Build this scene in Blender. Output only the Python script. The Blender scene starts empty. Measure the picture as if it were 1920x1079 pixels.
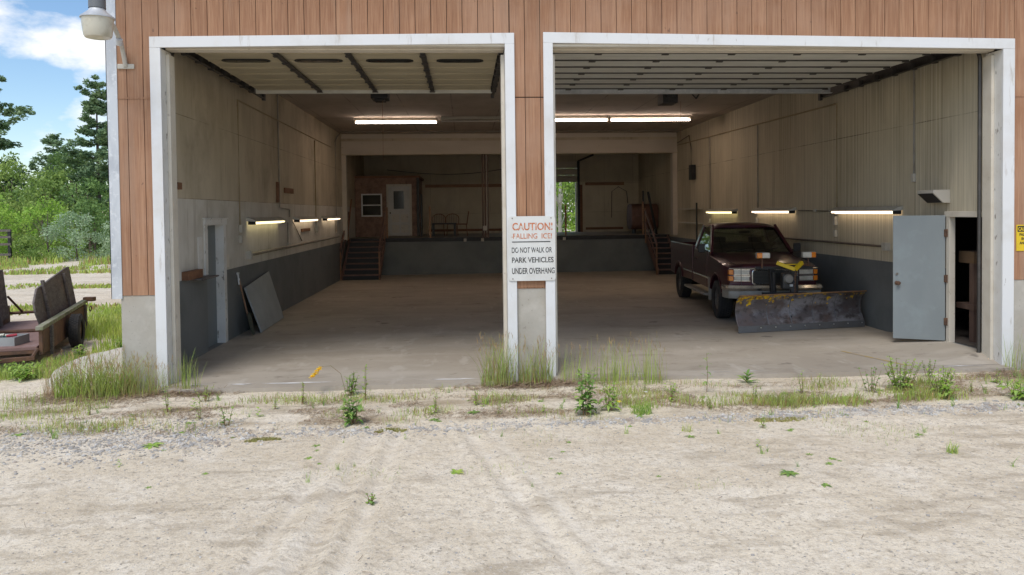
import bpy, bmesh, math, random
import numpy as np
from mathutils import Vector, Matrix, noise as mn
S = bpy.context.scene
C = S.collection
R = math.radians

# ------------------------------------------------------------------ camera
cam = bpy.data.objects.new('camera', bpy.data.cameras.new('camera'))
C.objects.link(cam); S.camera = cam
yaw, pit, rol = 0.0615, -0.0255, -0.0118
fw = Vector((math.sin(yaw)*math.cos(pit), math.cos(yaw)*math.cos(pit), math.sin(pit)))
r0 = Vector((math.cos(yaw), -math.sin(yaw), 0)); u0 = r0.cross(fw)
rt = math.cos(rol)*r0 + math.sin(rol)*u0; up = -math.sin(rol)*r0 + math.cos(rol)*u0
cam.matrix_world = Matrix(((rt.x, up.x, -fw.x, 0.0), (rt.y, up.y, -fw.y, -10.0653), (rt.z, up.z, -fw.z, 2.175), (0, 0, 0, 1)))
cam.data.sensor_width = 36
cam.data.lens = 1433.34/1920*36
cam.data.shift_y = -(539.5-434.9)/1920
cam.data.clip_end = 2000
cam.data.clip_start = 0.05

# ------------------------------------------------------------------ world, sun, exposure
SUN_EL, SUN_AZ = 56, 205      # azimuth measured clockwise from +Y (north)
w = bpy.data.worlds.new('World'); S.world = w; w.use_nodes = True
nt = w.node_tree; nt.nodes.clear()
sky = nt.nodes.new('ShaderNodeTexSky'); sky.sky_type = 'NISHITA'; sky.sun_disc = False
sky.sun_elevation = R(SUN_EL); sky.sun_rotation = R(SUN_AZ)
sky.air_density = 1.0; sky.dust_density = 0.4; sky.ozone_density = 2.2
bg = nt.nodes.new('ShaderNodeBackground'); bg.inputs[1].default_value = 0.15
wo = nt.nodes.new('ShaderNodeOutputWorld')
tc = nt.nodes.new('ShaderNodeTexCoord')
mp = nt.nodes.new('ShaderNodeMapping'); mp.inputs['Scale'].default_value = (1, 1, 2.0); mp.inputs['Location'].default_value = (3.7, 0.3, 1.26)
nz = nt.nodes.new('ShaderNodeTexNoise'); nz.inputs['Scale'].default_value = 4.6; nz.inputs['Detail'].default_value = 9; nz.inputs['Roughness'].default_value = 0.55
cr = nt.nodes.new('ShaderNodeValToRGB'); cr.color_ramp.elements[0].position = 0.505; cr.color_ramp.elements[1].position = 0.60
mx = nt.nodes.new('ShaderNodeMixRGB'); mx.inputs[2].default_value = (7.0, 7.0, 7.1, 1)
nt.links.new(tc.outputs['Generated'], mp.inputs[0]); nt.links.new(mp.outputs[0], nz.inputs[0])
nt.links.new(nz.outputs[0], cr.inputs[0]); nt.links.new(cr.outputs[0], mx.inputs[0])
hs_ = nt.nodes.new('ShaderNodeHueSaturation'); hs_.inputs['Saturation'].default_value = 1.1; hs_.inputs['Value'].default_value = 1.0
nt.links.new(sky.outputs[0], hs_.inputs['Color']); nt.links.new(hs_.outputs[0], mx.inputs[1]); nt.links.new(mx.outputs[0], bg.inputs[0]); nt.links.new(bg.outputs[0], wo.inputs[0])
sd = bpy.data.lights.new('sun', 'SUN'); sd.energy = 2.1; sd.angle = R(26); sd.color = (1.0, 0.95, 0.88)
so = bpy.data.objects.new('sun', sd); C.objects.link(so)
az, el = R(SUN_AZ), R(SUN_EL)
sdir = Vector((math.sin(az)*math.cos(el), math.cos(az)*math.cos(el), math.sin(el)))
so.rotation_euler = sdir.to_track_quat('Z', 'Y').to_euler()
so.location = (-10, -20, 30)
S.view_settings.view_transform = 'Standard'; S.view_settings.look = 'None'; S.view_settings.exposure = 0.12; S.view_settings.gamma = 1
cy = S.cycles
cy.max_bounces = 12; cy.diffuse_bounces = 7; cy.glossy_bounces = 4; cy.transparent_max_bounces = 16; cy.transmission_bounces = 6
cy.use_denoising = True; cy.caustics_reflective = False; cy.caustics_refractive = False

# ------------------------------------------------------------------ materials
def mat(name, col, layers=(), rough=0.8, metal=0.0, bump=(), boards=None, lines=None, spec=0.5, coat=0.0, emit=None, backlit=0.0):
    """layers: (colour, scale, lo, hi, amount, stretch, detail); bump: (scale, strength, distance, stretch)"""
    m = bpy.data.materials.new(name); m.use_nodes = True
    t = m.node_tree; b = t.nodes['Principled BSDF']
    N = t.nodes.new; L = t.links.new
    tcn = N('ShaderNodeTexCoord')
    def nz_(scale, stretch, detail, off=0):
        mpn = N('ShaderNodeMapping'); mpn.inputs['Scale'].default_value = stretch; mpn.inputs['Location'].default_value = (off, off*.7, off*1.3)
        L(tcn.outputs['Object'], mpn.inputs[0])
        n = N('ShaderNodeTexNoise'); n.inputs['Scale'].default_value = scale; n.inputs['Detail'].default_value = detail
        n.inputs['Roughness'].default_value = 0.6
        L(mpn.outputs[0], n.inputs[0]); return n.outputs[0]
    c = N('ShaderNodeRGB'); c.outputs[0].default_value = (*col, 1); cur = c.outputs[0]
    for i, ly in enumerate(layers):
        col2, scale, lo, hi, amt = ly[:5]
        st = ly[5] if len(ly) > 5 else (1, 1, 1); dt = ly[6] if len(ly) > 6 else 5
        f = nz_(scale, st, dt, 3.1*i+1.7)
        mr = N('ShaderNodeMapRange'); mr.inputs['From Min'].default_value = lo; mr.inputs['From Max'].default_value = hi; mr.inputs['To Max'].default_value = amt
        L(f, mr.inputs['Value'])
        x = N('ShaderNodeMixRGB'); L(mr.outputs[0], x.inputs[0]); L(cur, x.inputs[1]); x.inputs[2].default_value = (*col2, 1); cur = x.outputs[0]
    if boards:
        axis, width, amt = boards
        sp = N('ShaderNodeSeparateXYZ'); L(tcn.outputs['Object'], sp.inputs[0])
        dv = N('ShaderNodeMath'); dv.operation = 'DIVIDE'; L(sp.outputs[axis], dv.inputs[0]); dv.inputs[1].default_value = width
        fl = N('ShaderNodeMath'); fl.operation = 'FLOOR'; L(dv.outputs[0], fl.inputs[0])
        wn = N('ShaderNodeTexWhiteNoise'); wn.noise_dimensions = '1D'; L(fl.outputs[0], wn.inputs['W'])
        mr = N('ShaderNodeMapRange'); mr.inputs['To Min'].default_value = 1-amt; mr.inputs['To Max'].default_value = 1+amt; L(wn.outputs[0], mr.inputs['Value'])
        x = N('ShaderNodeMixRGB'); x.blend_type = 'MULTIPLY'; x.inputs[0].default_value = 1; L(cur, x.inputs[1]); L(mr.outputs[0], x.inputs[2]); cur = x.outputs[0]
    if lines:
        for (axis, spacing, width, lcol, amt, off) in lines:
            sp = N('ShaderNodeSeparateXYZ'); L(tcn.outputs['Object'], sp.inputs[0])
            ad = N('ShaderNodeMath'); ad.operation = 'ADD'; L(sp.outputs[axis], ad.inputs[0]); ad.inputs[1].default_value = off
            md = N('ShaderNodeMath'); md.operation = 'FLOORED_MODULO'; L(ad.outputs[0], md.inputs[0]); md.inputs[1].default_value = spacing
            lt = N('ShaderNodeMath'); lt.operation = 'LESS_THAN'; L(md.outputs[0], lt.inputs[0]); lt.inputs[1].default_value = width
            f = nz_(1.3, (1, 1, .5), 3, off)
            mr = N('ShaderNodeMapRange'); mr.inputs['From Min'].default_value = .35; mr.inputs['From Max'].default_value = .6; mr.inputs['To Max'].default_value = amt; L(f, mr.inputs['Value'])
            mu = N('ShaderNodeMath'); mu.operation = 'MULTIPLY'; L(lt.outputs[0], mu.inputs[0]); L(mr.outputs[0], mu.inputs[1])
            x = N('ShaderNodeMixRGB'); L(mu.outputs[0], x.inputs[0]); L(cur, x.inputs[1]); x.inputs[2].default_value = (*lcol, 1); cur = x.outputs[0]
    L(cur, b.inputs['Base Color'])
    b.inputs['Roughness'].default_value = rough; b.inputs['Metallic'].default_value = metal
    b.inputs['Specular IOR Level'].default_value = spec
    b.inputs['Coat Weight'].default_value = coat; b.inputs['Coat Roughness'].default_value = 0.08
    prev = None
    for (scale, strength, dist, *st) in bump:
        f = nz_(scale, st[0] if st else (1, 1, 1), 6, scale*.01)
        bn = N('ShaderNodeBump'); bn.inputs['Strength'].default_value = strength; bn.inputs['Distance'].default_value = dist
        L(f, bn.inputs['Height'])
        if prev: L(prev, bn.inputs['Normal'])
        prev = bn.outputs[0]
    if prev: L(prev, b.inputs['Normal'])
    if emit:
        b.inputs['Emission Color'].default_value = (*emit[0], 1); b.inputs['Emission Strength'].default_value = emit[1]
    if backlit:
        tr = N('ShaderNodeBsdfTranslucent'); L(cur, tr.inputs[0]); ms = N('ShaderNodeMixShader'); ms.inputs[0].default_value = backlit
        out = t.nodes['Material Output']; L(b.outputs[0], ms.inputs[1]); L(tr.outputs[0], ms.inputs[2]); L(ms.outputs[0], out.inputs[0])
    return m

def glassmat(name, tint, gl=0.12, rough=0.02):
    m = bpy.data.materials.new(name); m.use_nodes = True; t = m.node_tree; t.nodes.clear()
    o = t.nodes.new('ShaderNodeOutputMaterial'); tr = t.nodes.new('ShaderNodeBsdfTransparent'); tr.inputs[0].default_value = (*tint, 1)
    g = t.nodes.new('ShaderNodeBsdfGlossy'); g.inputs['Roughness'].default_value = rough; g.inputs[0].default_value = (.9, .95, .95, 1)
    fr = t.nodes.new('ShaderNodeFresnel'); fr.inputs[0].default_value = 1.5
    ad = t.nodes.new('ShaderNodeMath'); ad.operation = 'ADD'; ad.inputs[1].default_value = gl
    ms = t.nodes.new('ShaderNodeMixShader')
    t.links.new(fr.outputs[0], ad.inputs[0]); t.links.new(ad.outputs[0], ms.inputs[0]); t.links.new(tr.outputs[0], ms.inputs[1]); t.links.new(g.outputs[0], ms.inputs[2]); t.links.new(ms.outputs[0], o.inputs[0])
    return m

M = {}
M['siding'] = mat('siding', (.36, .185, .102), [((.28, .14, .078), 2.0, .4, .65, .6, (1, 1, .25)), ((.50, .29, .17), 14, .44, .66, .6, (3, 3, .12), 8), ((.19, .085, .045), 26, .52, .66, .55, (4, 4, .07), 9), ((.10, .055, .035), 11, .72, .76, .9, (1, 1, .6), 2), ((.30, .20, .14), 3, .56, .7, .5, (1.5, 1.5, .15), 6), ((.44, .27, .18), 0.7, .5, .7, .6)], rough=.85, boards=('X', .2032, .05), bump=[(30, .25, .004, (3, 3, .08))])
M['groove'] = mat('groove', (.035, .02, .014), rough=.9)
M['white_trim'] = mat('white_trim', (.74, .745, .745), [((.58, .55, .50), 2.2, .48, .72, .45), ((.38, .33, .27), 7, .60, .72, .55, (2, 2, .35), 9), ((.25, .2, .15), 22, .70, .76, .6, (1, 1, .3), 8)], rough=.6, bump=[(20, .15, .003, (1, 1, .2))])
M['peel_trim'] = mat('peel_trim', (.72, .71, .68), [((.55, .52, .46), 3, .45, .7, .5), ((.17, .14, .11), 11, .60, .66, .85, (1.5, 1.5, .5), 9)], rough=.7, bump=[(18, .3, .004)])
M['cream_jamb'] = mat('cream_jamb', (.66, .61, .52), [((.5, .44, .35), 3, .45, .7, .5), ((.3, .25, .19), 16, .64, .72, .5)], rough=.7)
M['concrete'] = mat('concrete', (.46, .43, .375), [((.34, .31, .26), 1.8, .42, .7, .6), ((.56, .53, .47), 5, .5, .7, .5), ((.22, .2, .17), 26, .66, .72, .6, (1, 1, 1), 3), ((.40, .33, .24), 1.1, .5, .66, .4)], rough=.9, bump=[(40, .3, .004), (8, .2, .01)])
M['galv'] = mat('galv', (.62, .64, .66), [((.45, .47, .5), 5, .42, .6, .7, (1, 1, .4)), ((.78, .79, .8), 12, .55, .65, .6)], rough=.5, metal=.35)
M['galv_dull'] = mat('galv_dull', (.66, .66, .61), [((.50, .50, .46), 3, .42, .62, .7, (.4, 2, 1)), ((.74, .74, .69), 9, .55, .7, .5, (.6, 3, 1))], rough=.6, metal=.0)
M['door_under'] = mat('door_under', (.52, .46, .33), [((.40, .35, .24), 2.4, .42, .66, .7, (.5, 2, 1)), ((.50, .45, .32), 8, .5, .7, .5, (.4, 3, 1)), ((.16, .13, .09), 20, .68, .74, .5)], rough=.7)
M['floor'] = mat('floor', (.42, .37, .305), [((.33, .285, .23), .5, .42, .62, .7), ((.50, .45, .385), 1.1, .5, .68, .6, (.6, 1.4, 1)), ((.27, .23, .185), 1.7, .56, .70, .6, (.8, 1.3, 1)), ((.17, .145, .115), 3.2, .64, .74, .6), ((.10, .085, .07), 1.9, .68, .74, .6, (1, 1, 1), 3), ((.52, .48, .42), 2.3, .60, .70, .5, (1.6, .6, 1), 3), ((.14, .115, .09), 7, .68, .74, .6), ((.30, .26, .21), 9, .60, .68, .3)], rough=.72, bump=[(60, .08, .002)], spec=.35)
M['salt'] = mat('salt', (.78, .77, .75), [((.42, .38, .33), 9, .45, .6, .9, (.5, 1.5, 1))], rough=.9)
M['apron'] = mat('apron', (.50, .45, .37), [((.38, .33, .26), 3, .45, .65, .7), ((.58, .53, .45), 20, .5, .7, .5)], rough=.9, bump=[(60, .2, .004)])
M['yellow_line'] = mat('yellow_line', (.42, .31, .13), [((.36, .30, .24), 12, .42, .6, .9)], rough=.8)
M['wall_up'] = mat('wall_up', (.56, .49, .37), [((.43, .37, .265), 1.2, .42, .62, .8, (1, 1, .3)), ((.58, .51, .39), 2.6, .5, .68, .6, (1, 1.6, .3)), ((.19, .15, .10), 5, .60, .72, .5, (1, 2.2, .16), 8), ((.23, .18, .12), .45, .52, .66, .6)], rough=.85, lines=[('Z', 1.22, .012, (.18, .145, .1), .8, .01), ('Y', 2.44, .012, (.2, .16, .11), .6, .55)])
M['wall_low'] = mat('wall_low', (.62, .59, .53), [((.48, .45, .38), 1.5, .42, .64, .7, (1, 1, .4)), ((.70, .68, .63), 2.4, .5, .7, .6), ((.23, .19, .14), 8, .66, .74, .6, (1, 2, .4), 8), ((.33, .29, .23), 3, .56, .68, .5, (1, 3, .2))], rough=.8, lines=[('Y', 1.22, .01, (.3, .27, .22), .6, .55)])
M['wall_right'] = mat('wall_right', (.56, .50, .375), [((.40, .35, .25), .9, .42, .66, .8, (1, 1, .35)), ((.22, .18, .13), 6, .50, .70, .55, (1, 3, .07), 8), ((.46, .415, .32), 5, .52, .7, .5, (1, 3.5, .1))], rough=.85,
    lines=[('Z', 3.54, .014, (.13, .11, .08), .9, 0.0), ('Y', .203, .013, (.74, .69, .55), .75, .02), ('Y', .406, .012, (.78, .73, .6), .8, .13), ('Y', .29, .006, (.17, .145, .1), .7, .1), ('Y', 2.44, .016, (.55, .5, .38), .8, .7)])
M['band'] = mat('band', (.17, .18, .18), [((.13, .14, .14), 1.4, .42, .62, .8), ((.20, .21, .205), 4, .58, .72, .45, (1, 2, .5)), ((.24, .23, .2), 16, .72, .76, .5, (1, 2, .3))], rough=.55, spec=.4)
M['wall_back'] = mat('wall_back', (.62, .56, .44), [((.50, .44, .33), .8, .42, .66, .8), ((.46, .41, .33), 2.5, .52, .7, .5, (1, 1, .4)), ((.22, .18, .13), 6, .66, .74, .5, (2, 1, .2))], rough=.85, lines=[('Z', 1.22, .014, (.24, .2, .14), .7, .3), ('X', 1.22, .012, (.25, .21, .15), .6, .2)])
M['ceiling'] = mat('ceiling', (.46, .40, .35), [((.36, .31, .265), .8, .42, .64, .8), ((.31, .265, .225), 3, .5, .7, .5, (1, .4, 1)), ((.13, .10, .085), 6, .66, .74, .5)], rough=.9, lines=[('X', 1.22, .03, (.13, .105, .09), .6, .3), ('Y', 2.44, .03, (.13, .105, .09), .6, .4)])
M['beam'] = mat('beam', (.60, .54, .46), [((.50, .45, .37), 1.6, .42, .66, .7, (.3, 1, 1)), ((.24, .2, .15), 8, .66, .74, .4)], rough=.8)
M['dock'] = mat('dock', (.15, .16, .15), [((.11, .12, .115), 1.2, .4, .62, .8), ((.125, .13, .125), 5, .6, .72, .5, (1, 1, .4))], rough=.6)
M['dock_top'] = mat('dock_top', (.30, .27, .22), [((.2, .175, .14), 1.4, .42, .62, .8)], rough=.6)
M['black_steel'] = mat('black_steel', (.028, .027, .028), [((.055, .05, .045), 6, .5, .7, .6)], rough=.5, metal=.4)
M['track'] = mat('track', (.075, .07, .065), [((.13, .12, .11), 9, .5, .7, .6)], rough=.5, metal=.5)
M['pipe'] = mat('pipe', (.30, .28, .25), [((.2, .17, .13), 6, .45, .65, .7, (1, 1, .5))], rough=.5, metal=.35)
M['pipe_tan'] = mat('pipe_tan', (.36, .29, .18), [((.22, .17, .1), 6, .5, .7, .6)], rough=.7)
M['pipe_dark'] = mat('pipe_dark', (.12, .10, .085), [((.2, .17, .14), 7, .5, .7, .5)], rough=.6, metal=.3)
M['brown_wood'] = mat('brown_wood', (.22, .105, .055), [((.14, .065, .035), 6, .42, .66, .8, (.4, .4, 3)), ((.3, .16, .09), 18, .55, .7, .5)], rough=.75)
M['orange_wood'] = mat('orange_wood', (.30, .17, .10), [((.20, .11, .065), 6, .42, .66, .8, (.4, .4, 3))], rough=.75)
M['column'] = mat('column', (.10, .06, .045), [((.17, .11, .08), 6, .5, .66, .7, (1, 1, .3))], rough=.7)
M['osb'] = mat('osb', (.27, .175, .135), [((.17, .10, .075), 7, .42, .6, .8), ((.36, .23, .16), 16, .55, .66, .7), ((.10, .05, .03), 2, .5, .7, .5)], rough=.8)
M['stair_red'] = mat('stair_red', (.19, .11, .09), [((.12, .07, .055), 5, .42, .66, .8), ((.36, .26, .22), 12, .6, .7, .5)], rough=.6)
M['leaf_door'] = mat('leaf_door', (.25, .28, .288), [((.205, .232, .24), 1.2, .42, .66, .7, (1, 1, .4)), ((.28, .33, .34), 3, .52, .7, .5), ((.14, .13, .12), 20, .73, .77, .6)], rough=.5)
M['shop_door'] = mat('shop_door', (.19, .208, .212), [((.15, .18, .19), 2, .42, .66, .7)], rough=.5)
M['sign_white'] = mat('sign_white', (.70, .70, .67), [((.58, .56, .52), 6, .45, .68, .6), ((.40, .33, .27), 24, .70, .76, .7)], rough=.5)
M['sign_black'] = mat('sign_black', (.035, .035, .035), [((.66, .66, .63), 26, .60, .64, .9, (1, 1, .6), 4)], rough=.6)
M['sign_orange'] = mat('sign_orange', (.55, .17, .06), [((.68, .64, .58), 26, .57, .63, .85, (1, 1, .6), 4)], rough=.6)
M['yellow'] = mat('yellow', (.75, .52, .015), [((.6, .4, .02), 7, .5, .7, .5)], rough=.45)
M['black'] = mat('black', (.02, .02, .02), rough=.5)
M['tube_on'] = mat('tube_on', (.9, .85, .78), rough=.4, emit=((1.0, .78, .55), 2.2))
M['tube_yellow'] = mat('tube_yellow', (.9, .88, .6), rough=.4, emit=((1.0, .86, .48), 1.9))
M['tube_ceiling'] = mat('tube_ceiling', (.9, .85, .78), rough=.4, emit=((1.0, .80, .66), 20.0))
M['tube_off'] = mat('tube_off', (.6, .58, .54), rough=.4)
M['enamel'] = mat('enamel', (.50, .47, .41), [((.3, .26, .2), 8, .55, .7, .7)], rough=.5)
M['wood_weather'] = mat('wood_weather', (.155, .135, .125), [((.085, .072, .066), 5, .42, .62, .8, (3, .5, 3)), ((.25, .22, .20), 14, .52, .68, .6, (3, .4, 3)), ((.2, .12, .08), 2, .55, .7, .5)], rough=.9, bump=[(20, .4, .006, (3, .4, 3))])
M['wood_moss'] = mat('wood_moss', (.22, .24, .14), [((.34, .32, .26), 9, .45, .62, .8), ((.13, .15, .07), 5, .52, .68, .6)], rough=.95, bump=[(25, .4, .006)])
M['bed_rust'] = mat('bed_rust', (.26, .16, .14), [((.18, .105, .09), 3, .42, .62, .8), ((.34, .25, .23), 8, .52, .7, .5)], rough=.8)
M['rust'] = mat('rust', (.16, .085, .05), [((.09, .055, .04), 8, .42, .62, .8), ((.25, .13, .07), 16, .55, .7, .5)], rough=.85)
M['rubber'] = mat('rubber', (.028, .028, .029), [((.07, .062, .055), 6, .5, .7, .6)], rough=.85)
M['rim'] = mat('rim', (.20, .19, .18), [((.1, .09, .08), 7, .45, .62, .7)], rough=.45, metal=.6)
M['rim_brown'] = mat('rim_brown', (.13, .09, .055), [((.2, .15, .09), 7, .5, .7, .6)], rough=.8)
M['maroon'] = mat('maroon', (.060, .008, .019), [((.062, .028, .032), 2.4, .5, .72, .4), ((.10, .08, .07), 14, .6, .75, .15)], rough=.32, metal=.25, coat=.6)
M['chrome'] = mat('chrome', (.78, .76, .73), [((.45, .41, .36), 7, .5, .7, .6)], rough=.22, metal=.9)
M['bumper_low'] = mat('bumper_low', (.32, .30, .26), [((.2, .18, .15), 5, .45, .65, .7)], rough=.5)
M['grey_plastic'] = mat('grey_plastic', (.30, .28, .25), [((.2, .18, .15), 5, .45, .65, .7)], rough=.6)
M['lens'] = mat('lens', (.62, .60, .54), [((.42, .4, .34), 9, .45, .65, .7)], rough=.15, coat=.6)
M['amber'] = mat('amber', (.80, .24, .02), [((.6, .16, .015), 12, .5, .65, .6)], rough=.2, coat=.6)
M['glass'] = glassmat('glass', (.42, .48, .42), .10)
M['glass_dark'] = mat('glass_dark', (.03, .032, .03), rough=.1)
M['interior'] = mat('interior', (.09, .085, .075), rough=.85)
M['blade'] = mat('blade', (.15, .132, .135), [((.17, .11, .09), 3, .48, .64, .5, (1, 1, 1)), ((.36, .36, .39), 2.4, .48, .62, .8, (.7, 1, 1.2)), ((.05, .042, .04), 9, .52, .68, .7), ((.34, .34, .36), 12, .64, .76, .5, (.5, 1, 2))], rough=.42, metal=.45)
M['blade_edge'] = mat('blade_edge', (.17, .175, .185), [((.15, .14, .13), 5, .5, .7, .7)], rough=.5, metal=.5)
M['chip'] = mat('chip', (.80, .50, .02), [((.25, .13, .03), 22, .46, .60, .9), ((.12, .09, .075), 9, .52, .62, .7)], rough=.5)
M['rusttop'] = mat('rusttop', (.25, .13, .06), [((.42, .25, .05), 5, .5, .62, .8), ((.12, .07, .05), 12, .5, .7, .7)], rough=.7)
M['bolt'] = mat('bolt', (.6, .6, .58), rough=.3, metal=.8)
M['sheet'] = mat('sheet', (.36, .375, .37), [((.28, .29, .285), 1.8, .42, .64, .8), ((.3, .31, .305), 4, .55, .7, .5)], rough=.5)
M['tank'] = mat('tank', (.16, .075, .05), [((.1, .05, .035), 3, .42, .64, .8), ((.22, .12, .09), 9, .55, .7, .5)], rough=.6)
M['carton'] = mat('carton', (.15, .09, .045), [((.10, .065, .035), 3, .5, .7, .7)], rough=.85)
M['plastic_white'] = mat('plastic_white', (.62, .63, .63), rough=.3)
M['boulder'] = mat('boulder', (.58, .54, .47), [((.46, .42, .36), 3, .42, .62, .7), ((.35, .31, .26), 9, .62, .7, .6), ((.64, .60, .54), 20, .5, .7, .4)], rough=.95, bump=[(14, .3, .02)])
M['pebble'] = mat('pebble', (.54, .49, .42), [((.32, .31, .30), 9, .44, .56, .8, (1, 1, 1), 1), ((.64, .62, .58), 13, .56, .64, .8, (1, 1, 1), 1), ((.36, .27, .2), 7, .6, .68, .6, (1, 1, 1), 1)], rough=.8)
M['stone_grey'] = mat('stone_grey', (.46, .42, .355), [((.26, .24, .21), 9, .44, .56, .8, (1, 1, 1), 1), ((.52, .5, .48), 13, .56, .64, .8, (1, 1, 1), 1)], rough=.8)
def leafm(n, a, b, c_=None, sc=3, bl=.3):
    K = 1.5 if 'dry' not in n else 1.15; c_ = c_ or a; a, b, c_ = [tuple(min(.8, v*K) for v in q) for q in (a, b, c_)]
    return mat(n, a, [(b, sc, .42, .6, .9, (1, 1, 1), 2), (c_ or a, sc*3, .5, .62, .8, (1, 1, 1), 2)], rough=.6, spec=.3, backlit=bl)
M['grass'] = leafm('grass', (.24, .31, .085), (.36, .37, .15), (.16, .22, .06))
M['grass_dry'] = leafm('grass_dry', (.36, .25, .13), (.46, .30, .15), (.27, .26, .11))
M['grass_lime'] = leafm('grass_lime', (.30, .40, .075), (.40, .44, .12), (.20, .29, .06), 1.2)
M['straw'] = mat('straw', (.34, .25, .16), [((.22, .14, .09), 6, .42, .6, .9), ((.45, .36, .24), 14, .5, .65, .7)], rough=.95)
M['weed'] = leafm('weed', (.20, .32, .07), (.29, .38, .10), (.13, .22, .05), 9)
M['weed_dark'] = leafm('weed_dark', (.12, .22, .055), (.18, .29, .07), None, 9)
M['weed_lime'] = leafm('weed_lime', (.28, .40, .07), (.20, .31, .06), None, 9)
M['moss'] = leafm('moss', (.30, .29, .10), (.36, .30, .16), (.22, .24, .07), 30)
M['stem'] = mat('stem', (.22, .20, .09), [((.28, .12, .07), 6, .5, .6, .7)], rough=.8)
M['petal'] = mat('petal', (1.0, .80, .05), [((1.0, .66, .03), 12, .5, .6, .6)], rough=.6, backlit=.3)
M['petal_lemon'] = mat('petal_lemon', (.85, .75, .05), rough=.6, backlit=.3)
M['petal_white'] = mat('petal_white', (.85, .85, .8), rough=.6, backlit=.3)
M['bark'] = mat('bark', (.13, .10, .08), [((.2, .17, .14), 6, .5, .7, .7, (1, 1, .3))], rough=.95)
M['bark_pale'] = mat('bark_pale', (.5, .48, .43), [((.16, .14, .12), 5, .58, .66, .8, (1, 1, 2))], rough=.9)
M['leaf_mid'] = leafm('leaf_mid', (.17, .25, .065), (.27, .35, .09), (.10, .17, .045), .7, .35)
M['leaf_lime'] = leafm('leaf_lime', (.24, .37, .06), (.17, .30, .05), (.30, .42, .08), .9, .35)
M['leaf_deep'] = leafm('leaf_deep', (.12, .20, .06), (.19, .28, .08), (.055, .11, .035), .8, .3)
M['leaf_silver'] = leafm('leaf_silver', (.25, .33, .20), (.34, .42, .28), (.15, .23, .11), 1.6, .3)
M['needle'] = leafm('needle', (.14, .21, .105), (.21, .28, .14), (.065, .125, .065), 1.2, .25)

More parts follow.
